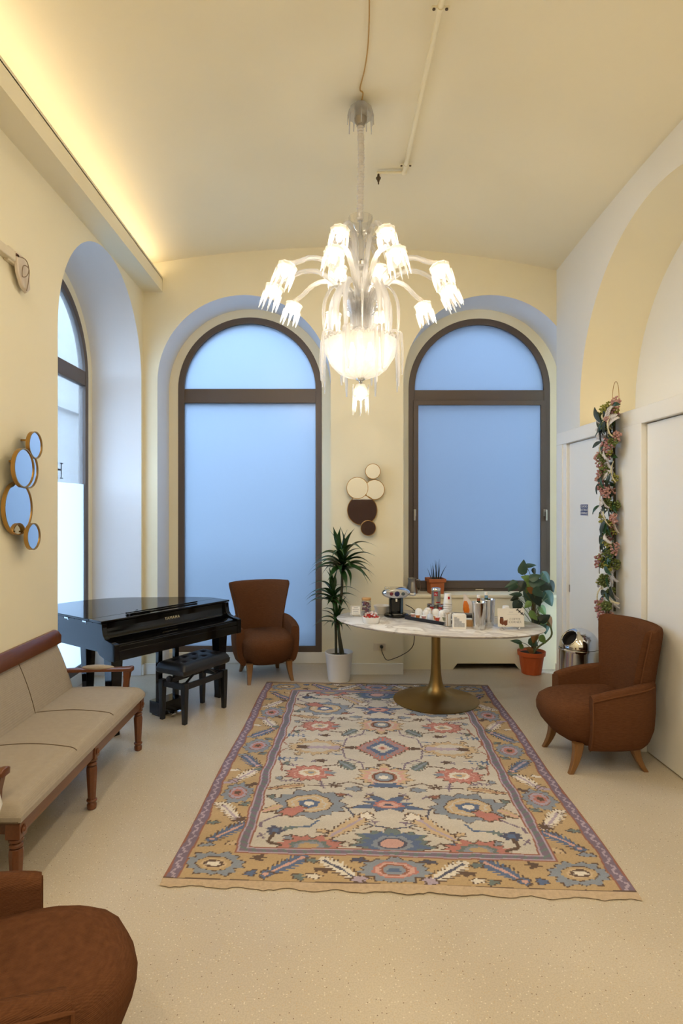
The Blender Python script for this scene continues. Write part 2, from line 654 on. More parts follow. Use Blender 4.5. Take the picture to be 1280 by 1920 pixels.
wall_back = arched_wall('wall_back', XL - 0.7, 2.95, 5.0, [WB, WC], M_BACK, M_WALL)
reveal('window_reveal', *WB, 0.0, 0.47, 0.83, M_BACK, M_REVEAL, wall_back, zs2=3.19)
reveal('window_reveal', *WC, 0.0, 0.47, 0.818, M_BACK, M_REVEAL, wall_back, zs2=3.19)
wall_left = arched_wall('wall_left', Y0, YB + 0.6, 5.0, [WS], M_LEFT, M_WALL)
reveal('window_reveal', *WS, 0.0, 0.53, 0.868, M_LEFT, M_REVEAL, wall_left, zs2=3.17)
wall_right = arched_wall('wall_right', Y0, YB, 5.0, [WR], M_RIGHT, M_WWALL)
reveal('arch_soffit', *WR, 0.0, 0.545, 1.44, M_RIGHT, M_WALL, wall_right)
b = MB()
b.box(3.0, 3.06, WR[0] - 1.6, WR[0] + 1.6, 0, 4.4)
b.build('recess_back', M_WWALL, wall_right, smooth=False)
b = MB()
b.box(XL - 0.2, 3.1, Y0 - 0.1, Y0, 2.02, 5.0)
struct(b.build('wall_front', M_WWALL, smooth=False))
b = MB()
b.box(XL - 0.2, 3.1, Y0 - 0.1, Y0 + 0.03, 0, 2.02)
struct(b.build('trim_1', M_WALLDARK, smooth=False), 'dark walnut panelling behind the photographer')

b = MB()
b.box(-2.75, 3.1, Y0 - 0.1, 7.06, -0.12, 0)
struct(b.build('floor', M_FLOOR, smooth=False))


def ceil_z(x, y):
    # shallow plaster vault, a touch higher over the middle of the room than at the far wall
    t = min(max((YB - y) / 2.35, 0), 1)
    rise = 0.135 * math.sin(t * PI / 2)
    u = (x - 0.15) / (2.3 if x > 0.15 else 2.05)
    drop = (0.25 if x > 0.15 else 0.17) * (abs(u) ** 2.0)
    return 4.64 - drop + rise




def ceil_pt(u, v):
    x = XL - 0.25 + u * (2.75 - XL + 0.25)
    y = Y0 - 0.1 + v * (7.0 - Y0 + 0.1)
    return (x, y, ceil_z(x, y))


b = MB()
b.grid(ceil_pt, 48, 70)
ceiling = struct(b.build('ceiling', M_CEIL, sharp=60))

# plaster trough with the LED strip along the street wall
b = MB()
b.box(XL, XL + 0.21, Y0, YB, 4.155, 4.30)
b.box(XL + 0.185, XL + 0.21, Y0, YB, 4.29, 4.322)
struct(b.build('trim_2', M_WALL, smooth=False), 'plaster cove along the street wall hiding the warm strip light')

# baseboards
b = MB()
b.box(0.004, 0.785, YB - 0.028, YB, 0, 0.118)
struct(b.build('baseboard_back', M_TRIM, bevel=0.004))
b = MB()
b.box(XL + 0.0, WB[0] - WB[1] - 0.003, YB - 0.022, YB, 0, 0.118)
b.box(XL, XL + 0.022, WS[0] + WS[1] + 0.003, YB, 0, 0.118)
struct(b.build('baseboard_corner', M_TRIM, bevel=0.004))
b = MB()
b.box(XL, XL + 0.022, Y0, WS[0] - WS[1] - 0.003, 0, 0.118)
struct(b.build('baseboard_left', M_TRIM, bevel=0.004))
b = MB()
b.box(WB[0] - 0.94, WB[0] + 0.94, 6.945, 7.05, 0, 0.125)
struct(b.build('trim_3', M_TRIM, bevel=0.004), 'white plinth under the tall frosted window')
b = MB()
b.box(XL - 0.62, XL - 0.52, WS[0] - 0.982, WS[0] + 0.982, 0, 0.125)
struct(b.build('trim_4', M_TRIM, bevel=0.004), 'white plinth under the street side window')

# parapet under the shorter window, with a radiator slot cut out at the floor
px0, px1, py, pz = 0.79, 2.672, 6.68, 0.80
sl0, sl1, slh = 1.384, 2.088, 0.066
pts = [(px0, 0), (px0, pz), (px1, pz), (px1, 0), (sl1 + 0.03, 0)]
for i in range(7):
    a = i / 6 * PI / 2
    pts.append((sl1 + 0.0 - 0.05 * math.sin(a) + 0.02, slh * math.sin(a) if i < 6 else slh))
for i in range(7):
    a = (6 - i) / 6 * PI / 2
    pts.append((sl0 + 0.05 * math.sin(a) - 0.02, slh * math.sin(a) if i else slh))
b = MB()
b.prism(pts, py, py + 0.03)
parapet = struct(b.build('wall_parapet', M_WALL, smooth=False), 'cream radiator cover under the shorter window')
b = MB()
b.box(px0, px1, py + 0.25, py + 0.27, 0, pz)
b.build('recess_shade_panel', M_DARK, parapet, smooth=False)  # near-black board painted as the shade behind the slot
b = MB()
b.box(px0 - 0.001, px1, py - 0.018, 7.05, pz, pz + 0.035)
struct(b.build('trim_5', M_WALL, bevel=0.006), 'cream window sill above the radiator cover')


# ------------------------------------------------------------------ windows
def window(name, label, R, z0, zs, zt0, zt1, M, pane_m, top_m, sash=False, fw=0.072):
    """arched bronze window; local x across, y outward, z up"""
    w = bpy.data.objects.new(name, None)
    C.objects.link(w)
    w.matrix_world = M
    struct(w, label)
    b = MB()
    o = arch_outline(0, R, zs, z0)
    i = arch_outline(0, R - fw, zs, z0 + fw)
    b.ring(o, i, 0.0, 0.075)
    b.build('window_frame', M_FRAME, w, bevel=0.003, sharp=30)
    b = MB()
    b.box(-R + fw - 0.005, R - fw + 0.005, 0.004, 0.07, zt0, zt1)
    b.build('transom', M_FRAME, w, bevel=0.003)
    g = R - fw
    if sash:
        b = MB()
        zz0, zz1 = z0 + fw * 0.55, zt0 - 0.003 + 0.03
        oo = [(-g - 0.02, zz0), (g + 0.02, zz0), (g + 0.02, zz1), (-g - 0.02, zz1)]
        s = 0.06
        ii = [(-g + s - 0.02, zz0 + 0.085), (g - s + 0.02, zz0 + 0.085), (g - s + 0.02, zz1 - 0.055), (-g + s - 0.02, zz1 - 0.055)]
        b.ring(oo, ii, -0.02, 0.02)
        b.build('sash', M_FRAME, w, bevel=0.003)
        for sx in (-1, 1):
            hx = sx * (g + 0.002)
            h = MB()
            h.box(hx - 0.014, hx + 0.014, -0.032, -0.018, 1.71, 1.79)
            h.box(hx - 0.010 + sx * 0.004, hx + 0.010 + sx * 0.004, -0.062, -0.030, 1.76, 1.785)
            h.box(hx - 0.010 + sx * 0.008, hx + 0.010 + sx * 0.008, -0.066, -0.048, 1.66, 1.785)
            h.build('handle', M_STEEL, w, bevel=0.003)
        for cx in (-0.76, 0.0):
            h = MB()
            h.box(cx - 0.045, cx + 0.045, -0.006, 0.002, z0 + 0.014, z0 + 0.024)
            h.build('drain_cover', M_PLASTIC, w)
    b = MB()
    b.box(-g - 0.01, g + 0.01, 0.03, 0.036, z0 + fw - 0.01, zt0 + 0.01)
    b.build('pane', pane_m, w, smooth=False)
    b = MB()
    pts = [(-g * 1.005, zt1 - 0.01)] + [(-g * 1.005 * math.cos(PI * k / NA), zs + g * 1.005 * math.sin(PI * k / NA)) for k in range(NA + 1)] + [(g * 1.005, zt1 - 0.01)]
    b.prism(pts, 0.03, 0.036)
    b.build('pane', top_m, w, smooth=False)
    return w


window('window_1', 'tall arched bronze window with blue frosted panes behind the armchair', 0.8375, 0.12, 3.19, 3.03, 3.195, Matrix.Translation((WB[0], 6.965, 0)), M_FROST, M_FROST)
window('window_2', 'shorter arched bronze window with frosted panes above the radiator cover', 0.825, 0.834, 3.19, 3.03, 3.18, Matrix.Translation((WC[0], 6.965, 0)), M_FROST, M_FROST, sash=True)
ML = Matrix.Translation((-2.565, WS[0], 0)) @ Matrix.Rotation(PI / 2, 4, 'Z')
w3 = window('window_3', 'arched street window with a serif letter on its glass', 0.875, 0.12, 3.17, 3.085, 3.235, ML, M_GLASSW, M_GLASSW)
b = MB()
b.box(-0.81, 0.81, 0.022, 0.028, 0.18, 2.055)
b.build('frosted_film', M_FROSTW, w3, smooth=False)
text('window_letter', 'H', 0.205, mat('etched_grey', (84, 98, 118), 0.6), w3, (0.245, 0.026, 2.165), (PI / 2, 0, 0))
# serifs of the letter
b = MB()
for sx in (-0.053, 0.053):
    for z in (2.094, 2.236):
        b.box(0.245 + sx - 0.032, 0.245 + sx + 0.032, 0.024, 0.027, z - 0.005, z + 0.005)
b.build('letter_serifs', MATS['etched_grey'], w3, smooth=False)

# ------------------------------------------------------------------ the street outside
b = MB()
b.box(-40, 40, 7.3, 60, -0.5, -0.4)
b.box(-40, -2.8, -40, 7.3, -0.5, -0.4)
struct(b.build('street_ground', M_ASPHALT, smooth=False), 'grey street paving outside the windows')
b = MB()
b.box(0.4, 12, 9.6, 14, -0.4, 8.4)  # height and distance set to dim the shorter window
b.box(0.2, 0.4, 7.4, 14, -0.4, 5.4)  # wing wall added out of view to keep daylight off the shorter window
struct(b.build('courtyard_building_shade_wall', M_FACADE, smooth=False), 'brown building close behind the shorter frosted window, with an added wall dimming it')
b = MB()
b.box(-14, 0.4, 14.0, 18, -0.4, 6.5)
b.box(-3.2, 0.15, 8.0, 8.2, -0.4, 2.1)  # low wall added out of view to darken the tall window's lower part
struct(b.build('street_building_shade_wall', mat('facade_grey', (150, 146, 144), 0.9, var=0.12, scale=1.2), smooth=False), 'grey building across the courtyard, with an added low wall darkening the tall frosted window')
b = MB()
b.box(-4.6, -4.2, 6.6, 13.5, -0.4, 6.5)
b.box(-4.2, -4.14, 6.6, 13.5, 3.35, 3.47)
struct(b.build('street_pilaster', M_STONE, smooth=False), 'pale stone pilaster outside the street window')

# ------------------------------------------------------------------ built-in doors along the right wall
DX, PX = 2.342, 2.300        # leaf plane, post plane
b = MB()
b.box(PX, 3.0, 2.0, 6.09, 2.44, 2.562)
struct(b.build('trim_6', M_TRIM, bevel=0.004), 'white lacquered header over the built-in doors')
for nm, ya, yb in (('trim_7', 5.95, 6.09), ('trim_8', 4.43, 5.05), ('trim_9', 2.0, 2.6)):
    b = MB()
    b.box(PX, 2.46, ya, yb, 0, 2.442)
    struct(b.build(nm, M_TRIM, bevel=0.003), {'trim_7': 'white door post beside the radiator corner', 'trim_8': 'wide white post behind the flower garland', 'trim_9': 'white post at the end of the built-in doors'}[nm])
b = MB()
b.box(PX + 0.012, 2.46, 5.87, 5.95, 0, 2.442)
struct(b.build('trim_10', M_DOOR, bevel=0.003), 'narrow white door jamb')
b = MB()
b.box(DX, DX + 0.04, 5.054, 5.866, 0.008, 2.436)
d1 = struct(b.build('door_1', M_DOOR, bevel=0.003), 'white closet door carrying a small blue notice')
b = MB()
b.tube([(DX - 0.001, 5.895, 0.99), (DX - 0.016, 5.90, 0.99), (DX - 0.016, 5.90, 1.05), (DX - 0.001, 5.895, 1.05)], 0.004, 6)
b.box(DX - 0.006, DX, 5.85, 5.866, 0.985, 1.055)
b.build('latch', M_STEEL, d1)
b = MB()
b.box(DX, DX + 0.04, 2.604, 4.424, 0.008, 2.434)
struct(b.build('door_2', M_DOOR, bevel=0.003), 'wide white sliding door behind the armchair')
b = MB()
b.box(2.44, 2.46, 6.09, 6.5, 0, 0.118)
b.box(PX - 0.012, PX, 4.434, 5.046, 0, 0.10)
b.box(PX - 0.012, PX, 5.954, 6.086, 0, 0.10)
struct(b.build('baseboard_right', M_TRIM, bevel=0.003))

# blue notice on the closet door
t = thing('door_sign', 'small navy notice with three white lines on the closet door', 'sign', (DX, 5.515, 1.79))
b = MB()
b.box(-0.004, -0.0005, -0.084, 0.084, -0.056, 0.056)
b.build('plate', M_PAPER, t, smooth=False)
b = MB()
b.box(-0.005, -0.004, -0.078, 0.078, -0.050, 0.050)
b.build('blue_field', M_BLUE, t, smooth=False)
for k, s in enumerate(('QUADRO', 'ELETTRICO', 'GENERALE')):
    text('lettering', s, 0.030, M_PAPER, t, (-0.0056, 0, 0.031 - 0.031 * k), (PI / 2, 0, -PI / 2))

# ------------------------------------------------------------------ patterned rug
RW, RL, STEP = 1.13, 1.63, 0.005
nu, nv = int(2 * RW / STEP) + 1, int(2 * RL / STEP) + 1
us = np.linspace(-RW, RW, nu)
vv = np.linspace(-RL, RL, nv)
UU, VV = np.meshgrid(us, vv)
rng = np.random.default_rng(3)
# hand-knotted wobble, then fold the four symmetric quarters together
wob = 0.004 * np.sin(VV * 23 + UU * 9) + 0.003 * np.sin(UU * 31 - VV * 17)
AU, AV = np.abs(UU + wob), np.abs(VV + 0.7 * wob)
KN = 0.0095
AU, AV = (np.floor(AU / KN) + 0.5) * KN, (np.floor(AV / KN) + 0.5) * KN
PAL = {k: np.array(lin(c)) for k, c in dict(
    cream=(206, 198, 186), gold=(190, 158, 110), blue=(58, 96, 148), slate=(126, 142, 164), red=(192, 112, 104), pink=(214, 160, 150),
    brown=(78, 50, 44), teal=(92, 116, 122), purple=(112, 94, 128), tan=(206, 176, 134), lilac=(176, 158, 182), white=(228, 220, 208), navy=(44, 62, 104), rust=(150, 82, 66)).items()}
IMG = np.empty(UU.shape + (3,))
IMG[:] = PAL['cream']


def paint(mask, col):
    IMG[mask] = PAL[col]


def saw(x):
    return 2 * np.abs(x / (2 * PI) - np.floor(x / (2 * PI) + 0.5)) * 2 - 1


def local(cu, cv, ang):
    du, dv = AU - cu, AV - cv
    c, s_ = math.cos(ang), math.sin(ang)
    return du * c + dv * s_, -du * s_ + dv * c


def palmette(cu, cv, ru, rv, layers, ang=0.0, power=2.0):
    """serrated flower: layers of (size, tooth depth, teeth, colour) from the outside in"""
    x, y = local(cu, cv, ang)
    th = np.arctan2(y / rv, x / ru)
    rho = (np.abs(x / ru) ** power + np.abs(y / rv) ** power) ** (1 / power)
    for k, amp, n, col in layers:
        paint(rho < k * (1 + amp * (0.62 * saw(n * th + 0.7 * np.sin(2 * th)) + 0.38 * np.sin((n // 2) * th + cu * 7) + 0.12 * np.sin(2 * th + 1.3))), col)


def leaf(cu, cv, ln, wd, ang, col, spine, n=7, edge='brown', teeth=0.45):
    x, y = local(cu, cv, ang)
    t = x / ln
    inside = np.abs(t) < 1
    w = wd * np.sqrt(np.clip(1 - t * t, 0, 1)) * (1 - 0.35 * t)
    ser = 1 - teeth * ((t * n * 0.5 + 0.6 * np.abs(y) / wd) % 1.0)
    if edge:
        paint(inside & (np.abs(y) < (w + 0.006) * ser + 0.003), edge)
    paint(inside & (np.abs(y) < w * ser), col)
    paint((np.abs(t) < 0.85) & (np.abs(y) < wd * 0.16), spine)


def stroke(pts, width, col):
    for (a0, b0), (a1, b1) in zip(pts[:-1], pts[1:]):
        dx, dy = a1 - a0, b1 - b0
        L2 = dx * dx + dy * dy
        t = np.clip(((AU - a0) * dx + (AV - b0) * dy) / L2, 0, 1)
        d = np.hypot(AU - a0 - t * dx, AV - b0 - t * dy)
        paint(d < width, col)


def sprig(pts, width, col, tw=0.035, every=0.06):
    stroke(pts, width, col)
    for (a0, b0), (a1, b1) in zip(pts[:-1], pts[1:]):
        L = math.hypot(a1 - a0, b1 - b0)
        nx, ny = -(b1 - b0) / L, (a1 - a0) / L
        k = every
        while k < L:
            a, b_ = a0 + (a1 - a0) * k / L, b0 + (b1 - b0) * k / L
            stroke([(a - nx * tw, b_ - ny * tw), (a + nx * tw, b_ + ny * tw)], width * 0.8, col)
            k += every


# --- field: vines first
stroke([(0.0, 0.62), (0.10, 0.46), (0.14, 0.34), (0.16, 0.26), (0.27, 0.18), (0.30, 0.02)], 0.006, 'purple')
stroke([(0.14, 0.26), (0.19, 0.26)], 0.006, 'purple')
stroke([(0.23, 0.22), (0.28, 0.24)], 0.006, 'purple')
stroke([(0.30, 0.13), (0.37, 0.12)], 0.006, 'blue')
stroke([(0.72, 0.04), (0.76, 0.10), (0.745, 0.20), (0.71, 0.34), (0.70, 0.42)], 0.006, 'rust')
stroke([(0.50, 0.62), (0.34, 0.62), (0.24, 0.56), (0.15, 0.60)], 0.005, 'brown')
stroke([(0.64, 1.00), (0.74, 1.08), (0.74, 1.14)], 0.006, 'purple')
stroke([(0.02, 1.12), (0.10, 1.10), (0.2, 1.02), (0.24, 0.9), (0.3, 0.86)], 0.006, 'navy')
stroke([(0.10, 1.10), (0.16, 1.14)], 0.005, 'brown')
stroke([(0.42, 1.06), (0.46, 1.12), (0.56, 1.13)], 0.007, 'blue')
stroke([(0.32, 0.30), (0.42, 0.33)], 0.007, 'brown')
for pts in ([(0.30, 0.02), (0.30, -0.02)], [(0.55, 0.58), (0.62, 0.55), (0.68, 0.57)], [(0.08, 0.70), (0.13, 0.74), (0.12, 0.80)], [(0.22, 0.76), (0.27, 0.73)], [(0.40, 0.24), (0.46, 0.22), (0.50, 0.26)], [(0.70, 1.25), (0.74, 1.2)], [(0.33, 1.24), (0.30, 1.3)], [(0.06, 1.05), (0.12, 1.06)], [(0.42, 0.56), (0.40, 0.66)], [(0.60, 0.32), (0.66, 0.34), (0.70, 0.30)]):
    sprig(pts, 0.006, 'purple', tw=0.02, every=0.035)
for cu, cv, col in ((0.68, 0.30, 'teal'), (0.70, 0.53, 'slate'), (0.10, 0.75, 'tan'), (0.30, 0.74, 'rust'), (0.44, 0.24, 'brown'), (0.72, 0.78, 'teal'), (0.34, 1.26, 'blue'), (0.57, 1.24, 'slate'), (0.09, 0.35, 'slate'), (0.62, 0.13, 'tan'), (0.38, 1.16, 'tan')):
    palmette(cu, cv, 0.032, 0.026, [(1, 0.5, 5, 'brown'), (0.75, 0.5, 5, col)])
# --- centre lozenge
x0, y0 = AU, AV
loz = AU / 0.215 + AV / 0.235
hexa = np.maximum(loz * 0.86, np.maximum(AU / 0.19, AV / 0.2))
th = np.arctan2(AV, AU)
paint(loz < 1.0 + 0.07 * saw(28 * th), 'brown')
paint(loz < 0.95 + 0.07 * saw(28 * th), 'red')
paint((loz < 0.86) & (saw(36 * th) > -0.1), 'slate')
paint(loz < 0.62 + 0.05 * saw(20 * th), 'blue')
paint(loz < 0.40 + 0.05 * saw(16 * th), 'cream')
paint(loz < 0.20, 'pink')
paint(loz < 0.09, 'rust')
palmette(0.0, 0.295, 0.05, 0.035, [(1, 0.3, 5, 'brown'), (0.5, 0.2, 5, 'tan')])
palmette(0.245, 0.0, 0.04, 0.03, [(1, 0.35, 5, 'brown')])
# --- palmettes on the long axis
palmette(0.0, 0.475, 0.17, 0.16, [(1.0, 0.24, 15, 'brown'), (0.95, 0.24, 15, 'tan'), (0.78, 0.2, 15, 'pink'), (0.62, 0.15, 12, 'cream'), (0.50, 0.03, 6, 'rust'), (0.42, 0.03, 6, 'brown'), (0.36, 0.03, 6, 'slate'), (0.18, 0.25, 5, 'white')])
palmette(0.0, 0.60, 0.11, 0.035, [(1.0, 0.35, 9, 'blue')])
palmette(0.0, 0.85, 0.155, 0.09, [(1.0, 0.55, 8, 'brown'), (0.94, 0.55, 8, 'blue'), (0.55, 0.2, 8, 'red'), (0.4, 0.15, 8, 'pink'), (0.16, 0.3, 4, 'navy')])
palmette(0.0, 1.27, 0.20, 0.14, [(1.0, 0.22, 15, 'brown'), (0.95, 0.22, 15, 'teal'), (0.8, 0.3, 13, 'blue'), (0.52, 0.12, 9, 'slate'), (0.38, 0.1, 9, 'navy'), (0.3, 0.1, 7, 'pink')])
# --- red rosettes
palmette(0.505, 0.44, 0.155, 0.115, [(1.0, 0.20, 17, 'brown'), (0.94, 0.20, 17, 'red'), (0.68, 0.16, 13, 'pink'), (0.62, 0.16, 13, 'red'), (0.46, 0.1, 9, 'white'), (0.28, 0.25, 5, 'tan'), (0.12, 0.2, 4, 'slate')])
palmette(0.37, 0.43, 0.035, 0.025, [(1, 0.3, 5, 'slate')])
palmette(0.45, 1.315, 0.17, 0.10, [(1.0, 0.26, 15, 'brown'), (0.94, 0.26, 15, 'red'), (0.6, 0.16, 9, 'teal'), (0.45, 0.1, 9, 'slate'), (0.3, 0.1, 7, 'gold')])
# --- tan palmettes on the cross axis
palmette(0.50, 0.0, 0.21, 0.145, [(1.0, 0.17, 23, 'brown'), (0.95, 0.17, 23, 'tan'), (0.66, 0.1, 11, 'cream')], power=1.5)
leaf(0.50, 0.0, 0.15, 0.028, 0.0, 'lilac', 'purple', n=6, edge=None)
palmette(0.60, 0.0, 0.05, 0.035, [(1, 0.5, 4, 'brown')])
palmette(0.36, 0.0, 0.04, 0.04, [(1, 0.35, 5, 'lilac')])
# --- slate great palmettes
palmette(0.48, 0.86, 0.215, 0.17, [(1.0, 0.17, 13, 'brown'), (0.96, 0.17, 13, 'slate'), (0.66, 0.06, 9, 'brown'), (0.62, 0.06, 9, 'tan'), (0.5, 0.12, 9, 'cream'), (0.44, 0.12, 9, 'tan'), (0.3, 0.2, 6, 'blue'), (0.16, 0.15, 6, 'white')])
palmette(0.575, 0.955, 0.085, 0.05, [(1, 0.3, 7, 'brown'), (0.85, 0.3, 7, 'red')], ang=0.5)
# --- leaves in the field
leaf(0.235, 1.10, 0.20, 0.055, 0.85, 'tan', 'lilac', n=9)
palmette(0.13, 0.99, 0.045, 0.045, [(1, 0.4, 6, 'brown'), (0.8, 0.4, 6, 'white')])
leaf(0.26, 0.30, 0.09, 0.05, -0.9, 'teal', 'slate', n=6, teeth=0.6)
sprig([(0.58, 0.22), (0.74, 0.22)], 0.010, 'blue', tw=0.026, every=0.04)
stroke([(0.57, 0.22), (0.70, 0.22)], 0.004, 'white')
leaf(0.64, 0.65, 0.12, 0.03, 0.25, 'tan', 'rust', n=7)
sprig([(0.28, 0.62), (0.36, 0.60)], 0.009, 'brown', tw=0.03, every=0.03)
palmette(0.20, 0.655, 0.055, 0.035, [(1, 0.4, 6, 'brown'), (0.85, 0.4, 6, 'slate')])
palmette(0.655, 1.17, 0.05, 0.045, [(1, 0.35, 7, 'navy'), (0.5, 0.2, 5, 'blue')])
stroke([(0.655, 1.2), (0.67, 1.27), (0.60, 1.31)], 0.011, 'brown')
leaf(0.70, 0.93, 0.07, 0.035, 0.6, 'tan', 'pink', n=6)
sprig([(0.53, 1.13), (0.60, 1.15)], 0.008, 'teal', tw=0.02, every=0.03)
stroke([(0.22, 1.29), (0.25, 1.26), (0.28, 1.29)], 0.006, 'brown')
# --- inner guard stripe
def band(lo_u, hi_u, lo_v, hi_v):
    inside = (AU < hi_u) & (AV < hi_v)
    return inside & ~((AU < lo_u) & (AV < lo_v))


gold = ~((AU < 0.835) & (AV < 1.395))
paint(gold, 'gold')
# --- gold border: slate flowers, blue and white feather leaves
for v in (0.0, 0.74):
    palmette(0.94, v, 0.095, 0.135, [(1.0, 0.17, 13, 'brown'), (0.95, 0.17, 13, 'slate'), (0.62, 0.08, 9, 'rust'), (0.56, 0.08, 9, 'lilac'), (0.38, 0.15, 7, 'red'), (0.2, 0.2, 5, 'brown')])
palmette(0.91, 1.49, 0.15, 0.10, [(1.0, 0.17, 13, 'brown'), (0.95, 0.17, 13, 'slate'), (0.62, 0.06, 9, 'brown'), (0.58, 0.06, 9, 'gold'), (0.42, 0.06, 9, 'tan'), (0.33, 0.06, 9, 'brown'), (0.2, 0.3, 5, 'white')], ang=-0.15)
palmette(0.0, 1.505, 0.165, 0.10, [(1.0, 0.17, 15, 'brown'), (0.95, 0.17, 15, 'slate'), (0.66, 0.08, 9, 'red'), (0.58, 0.08, 9, 'pink'), (0.44, 0.08, 9, 'rust'), (0.36, 0.08, 9, 'slate'), (0.2, 0.2, 5, 'blue')])
for cu, cv, ln, an, col, sp in ((0.94, 0.27, 0.13, 2.25, 'blue', 'lilac'), (0.94, 0.50, 0.13, 0.95, 'white', 'lilac'), (0.94, 0.98, 0.14, 2.2, 'white', 'lilac'), (0.92, 1.20, 0.13, 0.85, 'blue', 'pink'),
                             (0.55, 1.49, 0.145, 0.72, 'blue', 'pink'), (0.26, 1.515, 0.15, -0.72 + PI, 'white', 'navy')):
    leaf(cu, cv, ln, 0.05, an, col, sp, n=10, teeth=0.6)
    palmette(cu + ln * 0.75 * math.cos(an), cv + ln * 0.75 * math.sin(an), 0.032, 0.032, [(1, 0.4, 6, 'brown'), (0.8, 0.4, 6, 'lilac' if col == 'white' else 'blue'), (0.4, 0.2, 4, 'pink')])
for cu, cv, col in ((0.87, 0.14, 'teal'), (1.02, 0.17, 'slate'), (0.86, 0.40, 'teal'), (1.02, 0.42, 'white'), (1.02, 0.60, 'lilac'), (0.87, 0.63, 'brown'), (0.87, 0.88, 'teal'), (1.02, 0.88, 'white'),
                    (0.87, 1.06, 'brown'), (1.02, 1.10, 'teal'), (1.0, 1.33, 'slate'), (0.86, 1.30, 'tan'), (0.70, 1.43, 'brown'), (0.71, 1.56, 'blue'), (0.42, 1.44, 'teal'), (0.40, 1.57, 'white'), (0.36, 1.52, 'brown'), (0.17, 1.58, 'lilac'), (0.18, 1.43, 'navy'), (0.47, 1.58, 'teal')):
    palmette(cu, cv, 0.036, 0.024, [(1, 0.5, 5, 'brown'), (0.8, 0.5, 5, col)])
g = (AU >= 0.765) & (AU < 0.835) & (AV < 1.395) | (AV >= 1.335) & (AV < 1.395) & (AU < 0.835)
paint(g, 'lilac')
dash = np.where(AU >= 0.765, (AV * 18 + (AU - 0.8) * 12) % 1.0, (AU * 18 + (AV - 1.365) * 12) % 1.0)
gin = (AU >= 0.782) & (AU < 0.818) & (AV < 1.378) | (AV >= 1.35) & (AV < 1.38) & (AU < 0.818)
paint(gin, 'purple')
paint(gin & (dash < 0.42), 'teal')
edge1 = (np.abs(AU - 0.767) < 0.005) & (AV < 1.34) | (np.abs(AV - 1.337) < 0.005) & (AU < 0.767)
edge2 = (np.abs(AU - 0.833) < 0.005) & (AV < 1.395) | (np.abs(AV - 1.393) < 0.005) & (AU < 0.833)
paint(edge1 | edge2, 'rust')
# --- purple side guard and dark end lines
paint(AU > 1.055, 'purple')
paint((AU > 1.055) & (AU < 1.063), 'rust')
zig = np.abs(((AV * 14) % 1.0) - 0.5) * 0.05
paint((AU > 1.07) & (np.abs(AU - 1.083 - zig) < 0.007), 'lilac')
paint(AU > 1.122, 'rust')
paint(AV > 1.615, 'brown')
# worn and faded yarn
noise = rng.normal(0, 0.05, IMG.shape[:2])
abrash = 0.045 * np.sin(VV * 11.0 + 0.6 * np.sin(UU * 3)) + 0.03 * np.sin(VV * 37.0 + 1.0)
IMG *= (1 + noise + abrash)[..., None]
IMG = IMG * 0.86 + np.array(lin((206, 192, 172))) * 0.14
grey = IMG.mean(-1, keepdims=True)
IMG = (IMG * 0.88 + grey * 0.12) * 0.93
IMG = np.clip(IMG, 0, 1)

rug = thing('rug', 'large cream and gold oriental rug with blue and red floral pattern', 'rug', (0.387, 4.48, 0), -math.atan2(0.155, 3.26))
me = bpy.data.meshes.new('pile')
Zr = 0.009 + 0.0015 * np.sin(UU * 5 + VV * 3)
co = np.stack([UU + 0.006 * np.sin(VV * 4), VV, Zr], -1).reshape(-1, 3)
idx = np.arange(nu * nv).reshape(nv, nu)
fc = np.stack([idx[:-1, :-1], idx[:-1, 1:], idx[1:, 1:], idx[1:, :-1]], -1).reshape(-1, 4)
me.vertices.add(len(co))
me.vertices.foreach_set('co', co.astype(np.float32).ravel())
me.loops.add(fc.size)
me.loops.foreach_set('vertex_index', fc.astype(np.int32).ravel())
me.polygons.add(len(fc))
me.polygons.foreach_set('loop_start', np.arange(0, fc.size, 4, dtype=np.int32))
me.polygons.foreach_set('loop_total', np.full(len(fc), 4, dtype=np.int32))
me.update()
ca = me.color_attributes.new('yarn', 'FLOAT_COLOR', 'POINT')
ca.data.foreach_set('color', np.concatenate([IMG.reshape(-1, 3), np.ones((nu * nv, 1))], 1).astype(np.float32).ravel())
m = bpy.data.materials.new('knotted_wool')
m.use_nodes = True
nt = m.node_tree
bs = nt.nodes['Principled BSDF']
at_ = nt.nodes.new('ShaderNodeVertexColor')
at_.layer_name = 'yarn'
nt.links.new(at_.outputs[0], bs.inputs['Base Color'])
bs.inputs['Roughness'].default_value = 0.95
bs.inputs['Specular IOR Level'].default_value = 0.1
nz = nt.nodes.new('ShaderNodeTexNoise')
nz.inputs['Scale'].default_value = 240
bp = nt.nodes.new('ShaderNodeBump')
bp.inputs['Strength'].default_value = 0.35
bp.inputs['Distance'].default_value = 0.004
tc = nt.nodes.new('ShaderNodeTexCoord')
nt.links.new(tc.outputs['Object'], nz.inputs['Vector'])
nt.links.new(nz.outputs['Fac'], bp.inputs['Height'])
nt.links.new(bp.outputs[0], bs.inputs['Normal'])
me.materials.append(m)
put('pile', me, m, rug)
M_FRINGE = mat('fringe_wool', (190, 168, 142), 0.95, var=0.25, scale=60, bump=0.5)
for sgn in (-1, 1):
    b = MB()
    n = 90
    row = []
    for i in range(n + 1):
        u = -RW + 2 * RW * i / n
        w = 0.045 + 0.008 * math.sin(i * 0.7) + random.uniform(-0.006, 0.006)
        z = 0.008 + 0.006 * max(0, math.sin(u * 4.0 + 1))
        row.append((u, sgn * (RL - 0.004), z + 0.003))
        row.append((u, sgn * (RL + w), 0.002 + z * 0.4))
    b.add(row, [(2 * i, 2 * i + 2, 2 * i + 3, 2 * i + 1) for i in range(n)])
    b.build('fringe', M_FRINGE, rug)
b = MB()
